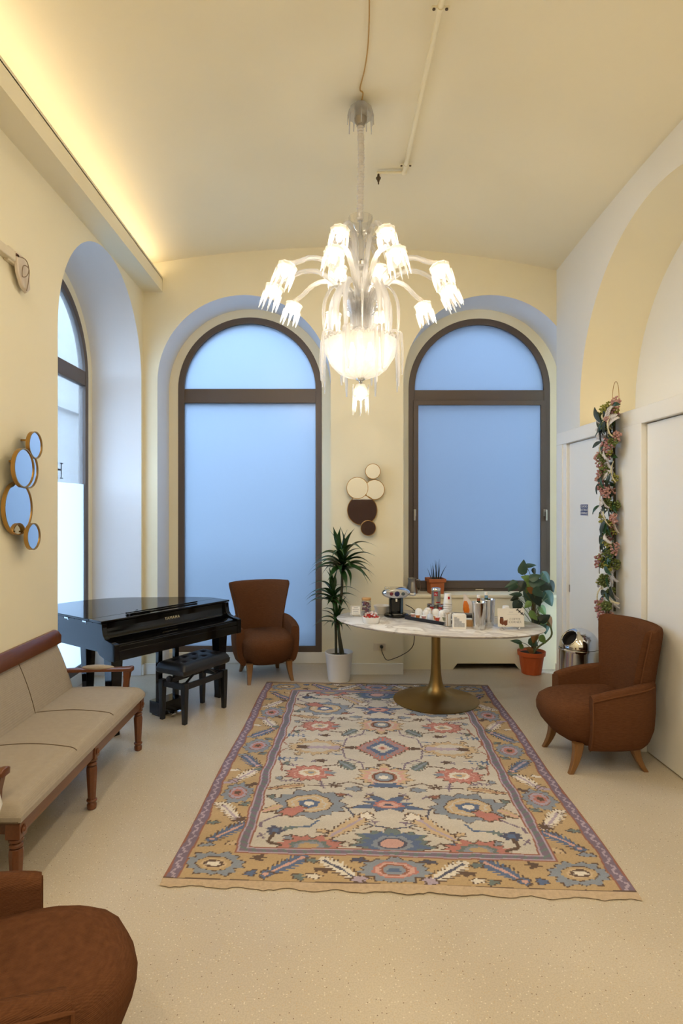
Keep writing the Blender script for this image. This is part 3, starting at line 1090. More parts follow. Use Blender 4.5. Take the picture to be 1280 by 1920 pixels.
b.box(-RW + 0.004, RW - 0.004, -RL + 0.004, RL - 0.004, 0.0, 0.006)
b.build('backing', M_FRINGE, rug, smooth=False)


# ------------------------------------------------------------------ armchairs
def ring_super(w, yf, yb, z, n=28, pf=2.6, pb=5.0):
    """rounded plan outline, half width w, from yf (front, negative) to yb"""
    pts = []
    ym = yf * 0.15 + yb * 0.85
    for j in range(n):
        a = 2 * PI * j / n
        c, s_ = math.cos(a), math.sin(a)
        p = pf if s_ < 0 else pb
        x = w * math.copysign(abs(c) ** (2 / p), c)
        y = (yb - ym if s_ > 0 else ym - yf) * math.copysign(abs(s_) ** (2 / p), s_) + ym
        pts.append((x, y, z))
    return pts


def armchair(loc, rz, label):
    t = thing('armchair', label, 'armchair', loc, rz, 'brown corduroy armchairs')
    # seat with a bulging rounded front
    b = MB()
    rings = []
    for z, yf, w in ((0.165, -0.15, 0.225), (0.175, -0.20, 0.255), (0.215, -0.265, 0.283), (0.28, -0.325, 0.298), (0.35, -0.358, 0.304), (0.40, -0.362, 0.302), (0.44, -0.345, 0.292), (0.462, -0.31, 0.27), (0.474, -0.25, 0.225), (0.48, -0.16, 0.15)):
        rings.append(ring_super(w, yf, 0.24, z))
    b.loft(rings)
    b.build('seat', M_BROWN, t, sharp=180)
    # arms: upholstered panels wrapping round to the back
    for sx in (-1, 1):
        path = smoothpath([(0.292, -0.135, 0), (0.305, -0.02, 0), (0.304, 0.12, 0), (0.275, 0.25, 0), (0.19, 0.335, 0)], 14)
        tops = [0.548, 0.556, 0.565, 0.574, 0.583, 0.592, 0.60, 0.606, 0.612, 0.618, 0.622, 0.626, 0.628, 0.63, 0.63]
        rings = []
        for i, p in enumerate(path):
            d = (path[min(i + 1, 14)] - path[max(i - 1, 0)]).normalized()
            nrm = Vector((d.y, -d.x, 0))       # outward
            zt = tops[i]
            th = 0.040
            prof = [(-th, 0.30), (-th, zt - 0.035), (-th * 0.72, zt - 0.008), (0, zt), (th * 0.72, zt - 0.008), (th, zt - 0.035), (th * 1.0, 0.40), (th * 0.75, 0.28), (th * 0.05, 0.195), (-th * 0.6, 0.168), (-th * 1.3, 0.165), (-th * 1.5, 0.2)]
            e = 0.012 if i == 0 else 0
            rings.append([(sx * (p.x + nrm.x * o), p.y + nrm.y * o + e, z) for o, z in prof])
        b = MB()
        b.loft(rings)
        arm = b.build('arm', M_BROWN, t, sharp=60)
        b = MB()
        r0 = rings[0]
        pp = [(r0[k][0], r0[k][1] + 0.001, r0[k][2]) for k in (9, 8, 7, 6, 5)]
        pp += [rings[i][5] for i in range(1, 13)]
        b.tube([(p[0] + sx * 0.003, p[1], p[2] + 0.003) for p in pp], 0.0065, 6)
        b.build('piping', M_PIPE, arm)
    # wing back, flaring towards the top
    rings = []
    for z, w, yb, wing, th in ((0.20, 0.20, 0.345, 0.10, 0.030), (0.215, 0.225, 0.362, 0.12, 0.048), (0.30, 0.24, 0.368, 0.13, 0.05), (0.45, 0.245, 0.372, 0.13, 0.05), (0.60, 0.258, 0.382, 0.14, 0.052), (0.75, 0.285, 0.398, 0.145, 0.052), (0.88, 0.316, 0.414, 0.15, 0.05), (0.95, 0.332, 0.423, 0.155, 0.045), (0.978, 0.335, 0.427, 0.156, 0.034), (0.99, 0.325, 0.428, 0.15, 0.014)):
        f, k = [], []
        for i in range(17):
            u = -1 + i / 8
            cv = wing * abs(u) ** 2.6
            f.append((u * (w - (0.012 if abs(u) > 0.99 else 0)), yb - cv - th, z))
            k.append((u * (w + 0.008 * (1 if abs(u) > 0.99 else 0.5)), yb - cv + th * (1 - 0.55 * abs(u) ** 6), z))
        rings.append(f + k[::-1])
    b = MB()
    b.loft(rings)
    back = b.build('backrest', M_BROWN, t, sharp=70)
    for sx in (-1, 1):
        b = MB()
        b.tube([(sx * (w + 0.004), yb - wing - 0.01, z) for z, w, yb, wing in ((0.60, 0.258, 0.382, 0.14), (0.75, 0.285, 0.398, 0.145), (0.88, 0.316, 0.414, 0.15), (0.95, 0.332, 0.423, 0.155), (0.98, 0.33, 0.428, 0.15))], 0.006, 6)
        b.build('piping', M_PIPE, back)
    # sabre legs
    for x, y, kx, ky in ((-0.21, -0.175, -0.02, -0.06), (0.21, -0.175, 0.02, -0.06), (-0.19, 0.225, -0.02, 0.07), (0.19, 0.225, 0.02, 0.07)):
        rings = []
        for k in range(7):
            s_ = k / 6
            z = 0.20 * (1 - s_)
            r = 0.033 - 0.016 * s_
            ox, oy = kx * s_ ** 2, ky * (s_ ** 2)
            rings.append([(x + ox + a * r, y + oy + c * r, z) for a, c in ((-1, -0.75), (-0.75, -1), (0.75, -1), (1, -0.75), (1, 0.75), (0.75, 1), (-0.75, 1), (-1, 0.75))])
        b = MB()
        b.loft(rings)
        b.build('leg', M_OAK, t, sharp=40)
    return t


armchair((1.862, 4.31, 0), -PI / 2 + 0.03, 'brown corduroy armchair with oak legs in front of the white doors')
armchair((-0.70, 6.40, 0), math.radians(20), 'brown corduroy armchair between the piano and the dracaena')
armchair((-0.95, 1.755, 0), math.radians(122), 'brown corduroy armchair nearest the photographer, cut off by the picture edge')

# ------------------------------------------------------------------ settee along the street wall
def turned_leg(x, y, top, rosette=True):
    b = MB()
    b.box(x - 0.034, x + 0.034, y - 0.034, y + 0.034, top - 0.075, top)
    b.lathe([(0.022, top - 0.098), (0.033, top - 0.092), (0.034, top - 0.082), (0.024, top - 0.074)], 16, (x, y, 0))
    b.lathe([(0.020, top - 0.125), (0.031, top - 0.118), (0.031, top - 0.108), (0.021, top - 0.098)], 16, (x, y, 0))
    # octagonal taper
    b.lathe([(0.024, 0.062), (0.034, top - 0.145), (0.030, top - 0.125)], 8, (x, y, 0))
    b.lathe([(0.021, 0.0), (0.027, 0.004), (0.029, 0.03), (0.022, 0.042), (0.031, 0.05), (0.031, 0.058), (0.022, 0.064)], 12, (x, y, 0))
    return b


sofa = thing('settee', 'long beige upholstered settee with mahogany frame along the street wall', 'sofa', (-1.72, 3.60, 0))
SF, SB = 0.31, -0.26              # front and back of the seat in local x
Ya, Yb_ = -0.90, 0.90
for y in (-0.865, 0.0, 0.865):
    lg = turned_leg(SF - 0.03, y, 0.385).build('leg', M_WALNUT, sofa, bevel=0.003)
    b = MB()
    b.lathe([(0.019, 0.0), (0.021, 0.004), (0.012, 0.007), (0.011, 0.010), (0.003, 0.013)], 14, M=Matrix.Translation((SF + 0.004, y, 0.346)) @ Matrix.Rotation(PI / 2, 4, 'Y'))
    b.build('rosette', M_WALNUT, lg)
for y in (-0.865, 0.865):
    b = MB()
    b.loft([[(x + k, y + j, z) for k, j in ((-w, -w), (w, -w), (w, w), (-w, w))] for x, w, z in ((-0.24, 0.02, 0), (-0.235, 0.026, 0.2), (-0.23, 0.03, 0.385))])
    b.build('leg', M_WALNUT, sofa, bevel=0.003)
b = MB()
b.box(SF - 0.055, SF - 0.005, Ya + 0.05, Yb_ - 0.05, 0.318, 0.392)
b.build('front_rail', M_WALNUT, sofa, bevel=0.003)
for y in (Ya + 0.035, Yb_ - 0.065):
    b = MB()
    b.box(SB + 0.04, SF - 0.05, y, y + 0.03, 0.318, 0.392)
    b.build('side_rail', M_WALNUT, sofa, bevel=0.003)
b = MB()
b.tube([(SF + 0.004, Ya + 0.01 + 1.78 * i / 2, 0.392) for i in range(3)], 0.005, 6)
b.tube([(SB + 0.05, Ya - 0.004, 0.392), (SF, Ya - 0.004, 0.392)], 0.005, 6)
b.build('nail_trim', M_SEAM, sofa)


def seat_z(u, v):
    """height of the domed cushion; u across depth 0..1 (front=1), v along the length 0..1"""
    e = min(1, (1 - u) / 0.10, u / 0.06)
    g = min(1, v / 0.035, (1 - v) / 0.035)
    k = (1 - (1 - max(0, min(e, 1))) ** 2) ** 0.5 * (1 - (1 - max(0, min(g, 1))) ** 2) ** 0.5
    return 0.415 + 0.055 * k + 0.012 * math.sin(u * PI) * k


def seat_pt(u, v):
    return (SB + u * (SF + 0.012 - SB), Ya - 0.005 + v * (Yb_ - Ya + 0.01), seat_z(u, v))


b = MB()
b.grid(seat_pt, 40, 90)
n0 = len(b.v)
rim = [seat_pt(i / 40, 0) for i in range(41)] + [seat_pt(1, j / 90) for j in range(1, 91)] + [seat_pt(1 - i / 40, 1) for i in range(1, 41)] + [seat_pt(0, 1 - j / 90) for j in range(1, 90)]
b.loft([rim, [(p[0], p[1], 0.392) for p in rim]], cap0=False)
seat = b.build('seat_cushion', M_BEIGE, sofa, sharp=55)
for v in (0.355, 0.665):
    b = MB()
    b.tube([(p[0], p[1] + 0.0, p[2] + 0.0005) for p in [seat_pt(0.02 + 0.945 * i / 30, v + 0.018 * math.sin(PI * i / 30)) for i in range(31)]], 0.0035, 6)
    b.build('seam', M_SEAM, seat)


def back_x(z):
    return SB + 0.075 - 0.17 * ((z - 0.40) / 0.47)


def back_pt(u, v, off=0.0):
    """front face of the back; u along length, v up"""
    z = 0.40 + 0.46 * v
    e = min(1, v / 0.05, (1 - v) / 0.10)
    g = min(1, u / 0.03, (1 - u) / 0.03)
    k = (1 - (1 - max(0, min(e, 1))) ** 2) ** 0.5 * (1 - (1 - max(0, min(g, 1))) ** 2) ** 0.5
    y = Ya + 0.01 + u * (Yb_ - Ya - 0.02)
    if v > 0.75:                     # the upper corners are rounded
        cut = 0.055 * ((v - 0.75) / 0.25) ** 2.2
        y = max(Ya + 0.01 + cut, min(Yb_ - 0.01 - cut, y))
    return (back_x(z) - 0.035 + 0.035 * k + 0.014 * math.sin(PI * v) + off, y, z)


b = MB()
b.grid(back_pt, 80, 30)
rim = [back_pt(i / 80, 0) for i in range(81)] + [back_pt(1, j / 30) for j in range(1, 31)] + [back_pt(1 - i / 80, 1) for i in range(1, 81)] + [back_pt(0, 1 - j / 30) for j in range(1, 30)]
b.loft([rim, [(p[0] - 0.05, p[1], p[2]) for p in rim]], cap0=False)
bk = b.build('back_cushion', M_BEIGE, sofa, sharp=55)
for u in (0.36, 0.66):
    b = MB()
    b.tube([back_pt(u + 0.012 * (1 - (1 - i / 24) ** 2) - 0.02 * max(0, (i / 24 - 0.86)), i / 24 * 0.97, 0.0005) for i in range(25)], 0.003, 6)
    b.build('seam', M_SEAM, bk)
b = MB()
b.tube([back_pt(i / 60, 0.965, 0.001) for i in range(1, 60)], 0.003, 6)
b.build('seam', M_SEAM, bk)
b = MB()
top = []
for i in range(41):
    u = i / 40
    y = Ya + 0.02 + u * (Yb_ - Ya - 0.04)
    d = min(u, 1 - u)
    z = 0.865 + 0.05 * min(1, (d / 0.05)) ** 0.5
    top.append((y, z))
rings = []
for y, z in top:
    rings.append([(-0.338, y, 0.80), (-0.300, y, 0.80), (-0.300, y, z - 0.006), (-0.306, y, z), (-0.330, y, z), (-0.338, y, z - 0.006)])
b.loft(rings)
b.build('top_rail', M_WALNUT, sofa, sharp=50)
for y, sg in ((Ya + 0.03, -1), (Yb_ - 0.03, 1)):
    b = MB()
    b.loft([[(x, y - w, z - 0.016), (x, y + w, z - 0.016), (x, y + w + 0.004, z + 0.004), (x, y + w * 0.6, z + 0.013), (x, y - w * 0.6, z + 0.013), (x, y - w - 0.004, z + 0.004)] for x, w, z in
            ((-0.26, 0.020, 0.596), (-0.1, 0.024, 0.602), (0.1, 0.027, 0.606), (0.20, 0.030, 0.609), (0.215, 0.036, 0.612), (0.235, 0.036, 0.613), (0.238, 0.030, 0.605))])
    arm = b.build('arm', M_WALNUT, sofa, bevel=0.003)
    b = MB()
    b.ball((-0.02, y, 0.617), 0.125, 0.032, 0.020, 18, 8)
    b.build('arm_pad', M_BEIGE, arm)
    b = MB()
    b.loft([[(x - w, y - w, z), (x + w, y - w, z), (x + w, y + w, z), (x - w, y + w, z)] for x, w, z in ((0.185, 0.021, 0.36), (0.186, 0.020, 0.45), (0.192, 0.019, 0.52), (0.20, 0.026, 0.598))])
    b.build('arm_post', M_WALNUT, arm, bevel=0.003)

# ------------------------------------------------------------------ digital baby grand piano
PT = math.radians(53.5)
piano = thing('grand_piano', 'black glossy baby grand piano with its lid closed in the street window corner', 'piano', (-1.80, 4.695, 0), PT - 0.0)
# local x along the keyboard (bass to treble), local y away from the player, z up; origin under the bass end of the lid's front edge
PW, PD = 1.36, 1.10


def rim_outline(inset=0.0, y0=0.0, n=18):
    """plan of a grand: straight bass side, rounded tail, curved treble side"""
    pts = [(inset, y0)]
    pts += [(inset, PD * 0.62)]
    ctrl = [(inset, PD * 0.62, 0), (0.03 + inset, PD * 0.84, 0), (0.16 + inset * 0.7, PD * 0.975 - inset, 0), (0.36, PD - inset, 0), (0.62, PD * 0.965 - inset, 0), (0.86 - inset * 0.3, PD * 0.84 - inset, 0), (1.06 - inset * 0.6, PD * 0.62 - inset * 0.6, 0), (1.25 - inset, PD * 0.42, 0), (PW - inset, PD * 0.24, 0)]
    pts += [(p.x, p.y) for p in smoothpath(ctrl, n * 2)[1:]]
    pts += [(PW - inset, y0)]
    return pts


def slab(pts, z0, z1):
    b = MB()
    b.loft([[(x, y, z0) for x, y in pts], [(x, y, z1) for x, y in pts]])
    return b


slab(rim_outline(0.012, 0.02), 0.665, 0.895).build('case', M_BLACK, piano, sharp=40, bevel=0.003)
slab(rim_outline(-0.008, 0.17), 0.90, 0.918).build('lid', M_BLACK, piano, sharp=40, bevel=0.004)
slab([(-0.008, -0.005), (PW + 0.008, -0.005), (PW + 0.008, 0.168), (-0.008, 0.168)], 0.90, 0.918).build('lid_flap', M_BLACK, piano, bevel=0.004)
# cheeks: profile in (y,z) with the typical hollow, one at each end of the keys
prof = [(0.06, 0.665), (0.06, 0.895), (-0.002, 0.895), (-0.004, 0.86), (-0.016, 0.81), (-0.04, 0.782), (-0.085, 0.768), (-0.165, 0.755), (-0.172, 0.748), (-0.172, 0.625), (-0.165, 0.618), (-0.05, 0.618), (0.03, 0.645)]
for x0, x1 in ((0.0, 0.045), (PW - 0.045, PW)):
    b = MB()
    b.loft([[(x0, y, z) for y, z in prof], [(x1, y, z) for y, z in prof]])
    b.build('cheek', M_BLACK, piano, sharp=40, bevel=0.003)
b = MB()
b.box(0.045, PW - 0.045, -0.168, 0.06, 0.622, 0.70)
b.box(0.045, PW - 0.045, -0.168, -0.135, 0.70, 0.738)
b.build('key_slip', M_BLACK, piano, bevel=0.004)
# closed fallboard: rolled cover over the keys
fp = [(0.055, 0.735), (0.055, 0.892), (0.03, 0.892), (0.022, 0.86), (0.012, 0.80), (-0.01, 0.772), (-0.05, 0.762), (-0.11, 0.752), (-0.128, 0.746), (-0.13, 0.735)]
b = MB()
b.loft([[(0.046, y, z) for y, z in fp], [(PW - 0.046, y, z) for y, z in fp]])
fall = b.build('fallboard', M_BLACK, piano, sharp=50)
text('maker_lettering', 'YAMAHA', 0.036, mat('brass_inlay', (214, 200, 160), 0.3, metal=0.6), fall, (PW * 0.515, 0.0165, 0.843), (PI / 2 - 0.15, 0, 0), spacing=1.15)
# folded music desk on the lid
b = MB()
b.box(0.30, 1.06, 0.10, 0.125, 0.921, 0.935)
b.box(0.27, 0.50, 0.06, 0.075, 0.919, 0.931)
b.build('music_desk', M_BLACK, piano, bevel=0.002)
b = MB()
b.tube([(0.28, 0.05, 0.922), (0.44, 0.16, 0.932)], 0.006, 6)
b.build('desk_stay', M_SATIN, piano)
for y in (0.20, 0.47):
    b = MB()
    b.box(-0.012, -0.004, y, y + 0.055, 0.888, 0.899)
    b.tube([(-0.010, y + 0.005, 0.894), (-0.016, y - 0.012, 0.880)], 0.004, 6)
    b.build('lid_hinge', M_CHROME, piano)
for x, y in ((0.09, -0.02), (PW - 0.10, 0.02), (0.42, PD - 0.22)):
    b = MB()
    b.loft([[(x - w, y - w, z), (x + w, y - w, z), (x + w, y + w, z), (x - w, y + w, z)] for w, z in ((0.036, 0.0), (0.034, 0.05), (0.052, 0.60), (0.055, 0.667))])
    lg = b.build('leg', M_BLACK, piano, bevel=0.004)
for x in (0.60, 0.78):
    b = MB()
    b.box(x - 0.022, x + 0.022, 0.05, 0.09, 0.12, 0.666)
    b.build('lyre_post', M_BLACK, piano, bevel=0.003)
b = MB()
b.box(0.565, 0.815, 0.0, 0.16, 0.012, 0.122)
for x in (0.58, 0.80):
    b.box(x - 0.012, x + 0.012, 0.03, 0.13, 0.0, 0.013)
b.build('pedal_box', M_BLACK, piano, bevel=0.004)
for x in (0.62, 0.69, 0.76):
    b = MB()
    b.loft([[(x - w, y, z - 0.006), (x + w, y, z - 0.006), (x + w, y, z + 0.006), (x - w, y, z + 0.006)] for y, w, z in ((0.01, 0.010, 0.05), (-0.04, 0.012, 0.048), (-0.08, 0.018, 0.043), (-0.105, 0.014, 0.038))])
    b.build('pedal', M_GOLD if False else M_CHROME, piano, bevel=0.002)

# ------------------------------------------------------------------ piano bench
bench = thing('piano_bench', 'black buttoned leather bench on square legs at the piano', 'bench', (-1.205, 5.265, 0), math.radians(59))
BL, BW = 0.275, 0.155
b = MB()


def cushion(u, v):
    x, y = -BL - 0.015 + u * (2 * BL + 0.03), -BW - 0.01 + v * (2 * BW + 0.02)
    e = min(1, u / 0.08, (1 - u) / 0.08)
    g = min(1, v / 0.14, (1 - v) / 0.14)
    k = (1 - (1 - e) ** 2) ** 0.5 * (1 - (1 - g) ** 2) ** 0.5
    z = 0.452 + 0.05 * k
    for i in range(4):
        for j in range(2):
            d = math.hypot(x + 0.18 - 0.12 * i, (y + 0.06 - 0.12 * j))
            z -= 0.016 * math.exp(-(d / 0.02) ** 2)
    return (x, y, z)


b.grid(cushion, 60, 34)
rim = [cushion(i / 60, 0) for i in range(61)] + [cushion(1, j / 34) for j in range(1, 35)] + [cushion(1 - i / 60, 1) for i in range(1, 61)] + [cushion(0, 1 - j / 34) for j in range(1, 34)]
b.loft([rim, [(p[0] * 0.985, p[1] * 0.97, 0.415) for p in rim], [(p[0] * 0.94, p[1] * 0.9, 0.405) for p in rim]], cap0=False)
seat = b.build('cushion', M_LEATHER, bench, sharp=60)
for i in range(4):
    for j in range(2):
        b = MB()
        b.ball((-0.18 + 0.12 * i, -0.06 + 0.12 * j, 0.489), 0.009, 0.009, 0.004, 8, 4)
        b.build('button', M_LEATHER, seat)
for sx in (-1, 1):
    for sy in (-1, 1):
        x, y = sx * (BL - 0.03), sy * (BW - 0.025)
        b = MB()
        b.loft([[(x - w, y - w, z), (x + w, y - w, z), (x + w, y + w, z), (x - w, y + w, z)] for w, z in ((0.017, 0), (0.024, 0.27), (0.024, 0.345))])
        b.build('leg', M_SATIN, bench, bevel=0.003)
for sy in (-1, 1):
    b = MB()
    y = sy * (BW - 0.025)
    b.box(-BL + 0.04, BL - 0.04, y - 0.012, y + 0.012, 0.285, 0.335)
    b.build('apron', M_SATIN, bench, bevel=0.002)
for sx in (-1, 1):
    b = MB()
    x = sx * (BL - 0.03)
    b.box(x - 0.012, x + 0.012, -BW + 0.03, BW - 0.03, 0.285, 0.335)
    b.build('apron', M_SATIN, bench, bevel=0.002)
b = MB()
for sx in (-1, 1):
    b.tube([(sx * 0.22, -0.09, 0.31), (sx * 0.05, -0.09, 0.41)], 0.011, 6)
    b.tube([(sx * 0.22, 0.09, 0.31), (sx * 0.05, 0.09, 0.41)], 0.011, 6)
b.box(-0.20, 0.20, -0.11, 0.11, 0.39, 0.408)
b.build('lift_linkage', M_SATIN, bench)
b = MB()
b.lathe([(0.010, -0.03), (0.010, 0.0), (0.026, 0.004), (0.030, 0.018), (0.026, 0.034), (0.008, 0.036)], 18, M=Matrix.Translation((-BL + 0.005, 0.0, 0.372)) @ Matrix.Rotation(-PI / 2, 4, 'Y'))
b.build('knob', M_SATIN, bench)

# ------------------------------------------------------------------ marble pedestal table
TX, TY, TA = 0.985, 5.60, math.radians(-21.6)
table = thing('pedestal_table', 'oval white marble table on a brushed brass tulip foot', 'table', (TX, TY, 0.0115), TA)
TT = 0.7415 - 0.0115
b = MB()
b.lathe([(0.955, TT - 0.024), (0.985, TT - 0.012), (0.992, TT - 0.004), (0.985, TT)], 72, sx=0.98, sy=0.59)
b.build('tabletop', M_MARBLE, table, sharp=60)
b = MB()
b.lathe([(0.395, 0.0), (0.398, 0.004), (0.385, 0.009), (0.30, 0.021), (0.20, 0.036), (0.135, 0.056), (0.098, 0.085), (0.074, 0.125), (0.058, 0.18), (0.049, 0.25), (0.044, 0.34), (0.042, 0.45), (0.042, 0.60), (0.046, 0.67), (0.10, 0.70), (0.24, TT - 0.0255)], 48)
b.build('pedestal', M_BRASS, table, sharp=60)
ZT = 0.7415


def cup_stack(loc, n, r0, r1, h, step, label, sleeve=True, inverted=True):
    """paper cups nested upside down: smallest circle up; every cup is a thing"""
    for k in range(n):
        z = k * step
        nm = label if k < n - 1 else label
        c = thing('paper_cup', nm[0] if k < n - 1 else nm[1], 'cup', (loc[0], loc[1], loc[2] + z), 0, nm[2])
        b = MB()
        b.lathe([(r1 - 0.0012, 0.0), (r1 + 0.003, 0.0), (r1 + 0.0035, 0.004), (r1, 0.006), (r0, h - 0.004), (r0 - 0.004, h), (0.001, h), (0.001, h - 0.0015), (r0 - 0.005, h - 0.0015), (r0 - 0.0012, h - 0.006), (r1 - 0.0012, 0.0)], 20, cap0=False, cap1=False)
        b.build('cup_body', M_WHITE, c, sharp=50)
        if k == n - 1:
            b = MB()
            a0 = -PI / 2 - 0.15
            b.grid(lambda u, v: ((r1 + (r0 - r1) * (0.48 + 0.26 * v) + 0.001) * math.cos(a0 + 0.62 * u), (r1 + (r0 - r1) * (0.48 + 0.26 * v) + 0.001) * math.sin(a0 + 0.62 * u), h * (0.46 + 0.26 * v)), 6, 2)
            b.build('logo', M_RED if sleeve else M_BLUE, c)


# --- small card on a wire stand, left end
t = thing('table_card', 'small white printed card on a wire stand at the far tip of the marble table', 'card', (0.245, 5.865, ZT), math.radians(4))
b = MB()
b.box(-0.05, 0.05, -0.001, 0.001, 0.012, 0.105)
b.build('card', M_PAPER, t, smooth=False)
for k, w in enumerate((0.02, 0.032, 0.026, 0.03)):
    b = MB()
    b.box(-w, w, -0.0022, -0.001, 0.083 - 0.017 * k, 0.087 - 0.017 * k)
    b.build('print_line', M_GREYINK, t, smooth=False)
b = MB()
b.ring([(-0.046, 0.016), (0.046, 0.016), (0.046, 0.101), (-0.046, 0.101)], [(-0.043, 0.019), (0.043, 0.019), (0.043, 0.098), (-0.043, 0.098)], -0.0022, -0.001)
b.build('print_border', M_GREYINK, t, smooth=False)
b = MB()
b.tube([(-0.03, -0.02, 0.002), (-0.03, -0.004, 0.014), (-0.03, 0.006, 0.005), (0.03, 0.006, 0.005), (0.03, -0.004, 0.014), (0.03, -0.02, 0.002)], 0.002, 6)
b.build('wire_stand', M_CHROME, t)

# --- sweets jar with bamboo lid
t = thing('sweets_jar', 'glass jar with a bamboo lid full of purple wrapped sweets', 'jar', (0.352, 5.93, ZT))
b = MB()
b.lathe([(0.044, 0.0), (0.048, 0.006), (0.048, 0.135), (0.043, 0.148), (0.043, 0.152)], 24, cap1=False)
b.build('glass', M_CRYSTALP, t)
b = MB()
b.lathe([(0.045, 0.152), (0.047, 0.155), (0.047, 0.17), (0.044, 0.174)], 24)
b.build('lid', M_WOODLID, t)
M_SWEET = [mat('purple_wrapper', (96, 62, 98), 0.35, var=0.5, scale=90), mat('plum_wrapper', (132, 58, 66), 0.35, var=0.5, scale=90), mat('grey_wrapper', (150, 140, 150), 0.3, var=0.4, scale=90)]
for k, mm in enumerate(M_SWEET):
    b = MB()
    for i in range(22):
        a, rr = random.uniform(0, 2 * PI), random.uniform(0.008, 0.034)
        b.ball((rr * math.cos(a), rr * math.sin(a), random.uniform(0.012, 0.128)), 0.012, 0.009, 0.009, 6, 4)
    o = b.build('wrapped_sweets', mm, t)
    o['kind'] = 'stuff'
    o['label'] = ('purple', 'plum red', 'greyish')[k] + ' wrapped sweets in the jar'

# --- oval bowl of red sweets
t = thing('sweets_bowl', 'low white oval bowl heaped with red sweets near the table edge', 'bowl', (0.372, 5.54, ZT), -0.2)
b = MB()
b.lathe([(0.066, 0.0), (0.074, 0.004), (0.083, 0.050), (0.086, 0.058), (0.083, 0.059), (0.078, 0.05), (0.068, 0.03), (0.02, 0.026)], 32, sy=0.8)
b.build('bowl_body', M_WHITE, t, sharp=60)
M_CANDY = mat('red_candy', (186, 34, 30), 0.3, var=0.25, scale=60)
M_WRAP = mat('clear_wrap', (226, 206, 206), 0.25, var=0.2, scale=70)
for i in range(22):
    a = i * 2.4
    rr = 0.011 * math.sqrt(i + 0.5) * 1.25
    zz = 0.052 + 0.026 * (1 - (rr / 0.066) ** 2)
    x, y = rr * math.cos(a), rr * math.sin(a) * 0.8
    q = Matrix.Rotation(-0.2, 3, 'Z') @ Vector((x, y, 0))
    c = thing('sweet', 'red sweet in clear twisted wrapper in the oval bowl', 'sweet', (0.372 + q.x, 5.54 + q.y, ZT + zz - 0.008), a, 'red sweets in the oval bowl')
    b = MB()
    b.ball((0, 0, 0.009), 0.013, 0.011, 0.010, 8, 5)
    b.build('candy', M_CANDY, c)
    if i % 2 == 0:
        b = MB()
        b.lathe([(0.003, 0.0), (0.012, 0.018), (0.002, 0.02)], 7, M=Matrix.Translation((0.0, 0, 0.016)) @ Matrix.Rotation(0.5, 4, 'X'))
        b.build('wrapper', M_WRAP, c)

# --- ceramic bowl
t = thing('ceramic_bowl', 'plain off-white bowl behind the coffee machine', 'bowl', (0.515, 6.04, ZT))
b = MB()
b.lathe([(0.055, 0.0), (0.062, 0.003), (0.080, 0.074), (0.083, 0.080), (0.079, 0.081), (0.058, 0.012), (0.01, 0.01)], 32)
b.build('bowl_body', mat('stoneware', (216, 210, 198), 0.35, var=0.03), t, sharp=60)

# --- capsule coffee machine
cm = thing('coffee_machine', 'chrome and black capsule coffee machine with an oval head', 'coffee machine', (0.645, 5.885, ZT), math.radians(6))
b = MB()
b.lathe([(0.118, 0.0), (0.122, 0.006), (0.122, 0.018), (0.112, 0.026), (0.085, 0.029)], 36, sy=0.95)
b.build('base', M_BLACK, cm, sharp=50)
b = MB()
b.loft([ring_super(0.062, -0.03, 0.085, z, 24, 3, 3) for z in (0.024, 0.06, 0.12, 0.19)])
b.build('column', M_BLACK, cm, sharp=50)
b = MB()
b.box(-0.058, 0.03, -0.042, -0.026, 0.05, 0.175)
b.build('front_panel', M_SATIN, cm, bevel=0.008)
b = MB()
b.box(0.034, 0.062, -0.036, 0.06, 0.03, 0.185)
b.build('side_panel', mat('steel_blue', (70, 92, 116), 0.25, metal=0.5), cm, bevel=0.006)
b = MB()
b.ball((-0.005, -0.01, 0.232), 0.142, 0.085, 0.060, 32, 16)
head = b.build('head', M_CHROME, cm)
b = MB()
b.lathe([(0.106, 0.0), (0.104, 0.008), (0.09, 0.012), (0.02, 0.014)], 32, M=Matrix.Translation((-0.012, -0.078, 0.232)) @ Matrix.Rotation(PI / 2 + 0.12, 4, 'X'), sy=0.42)
b.build('control_plate', mat('brushed_chrome', (196, 198, 204), 0.3, metal=1.0), head)
for x, r, mm in ((-0.068, 0.018, mat('maroon_button', (110, 30, 44), 0.3)), (-0.012, 0.026, mat('navy_button', (26, 34, 92), 0.2)), (0.048, 0.017, mat('steel_button', (74, 88, 96), 0.25))):
    b = MB()
    b.lathe([(r, 0.0), (r, 0.006), (r * 0.7, 0.011), (0.002, 0.012)], 18, M=Matrix.Translation((x, -0.090, 0.233)) @ Matrix.Rotation(PI / 2 + 0.12, 4, 'X'))
    b.build('button', mm, head)
b = MB()
b.tube([(0.12, 0.0, 0.215), (0.165, -0.005, 0.212)], lambda t: 0.012 + 0.006 * t, 12)
b.ball((0.172, -0.005, 0.212), 0.022, 0.018, 0.018, 12, 8)
b.build('lever', M_CHROME, head)
b = MB()
b.ring([(-0.115, 0.262), (0.085, 0.262), (0.095, 0.288), (-0.105, 0.288)], [(-0.107, 0.268), (0.078, 0.268), (0.086, 0.282), (-0.096, 0.282)], 0.0, 0.05)
b.build('cup_rail', M_CHROME, head, bevel=0.002)
b = MB()
b.tube([(-0.012, -0.05, 0.178), (-0.012, -0.055, 0.15)], 0.012, 10)
b.build('spout', M_CHROME, cm)
b = MB()
b.box(-0.05, 0.04, -0.105, -0.035, 0.029, 0.034)
b.build('drip_grille', M_STEEL, cm, bevel=0.002)

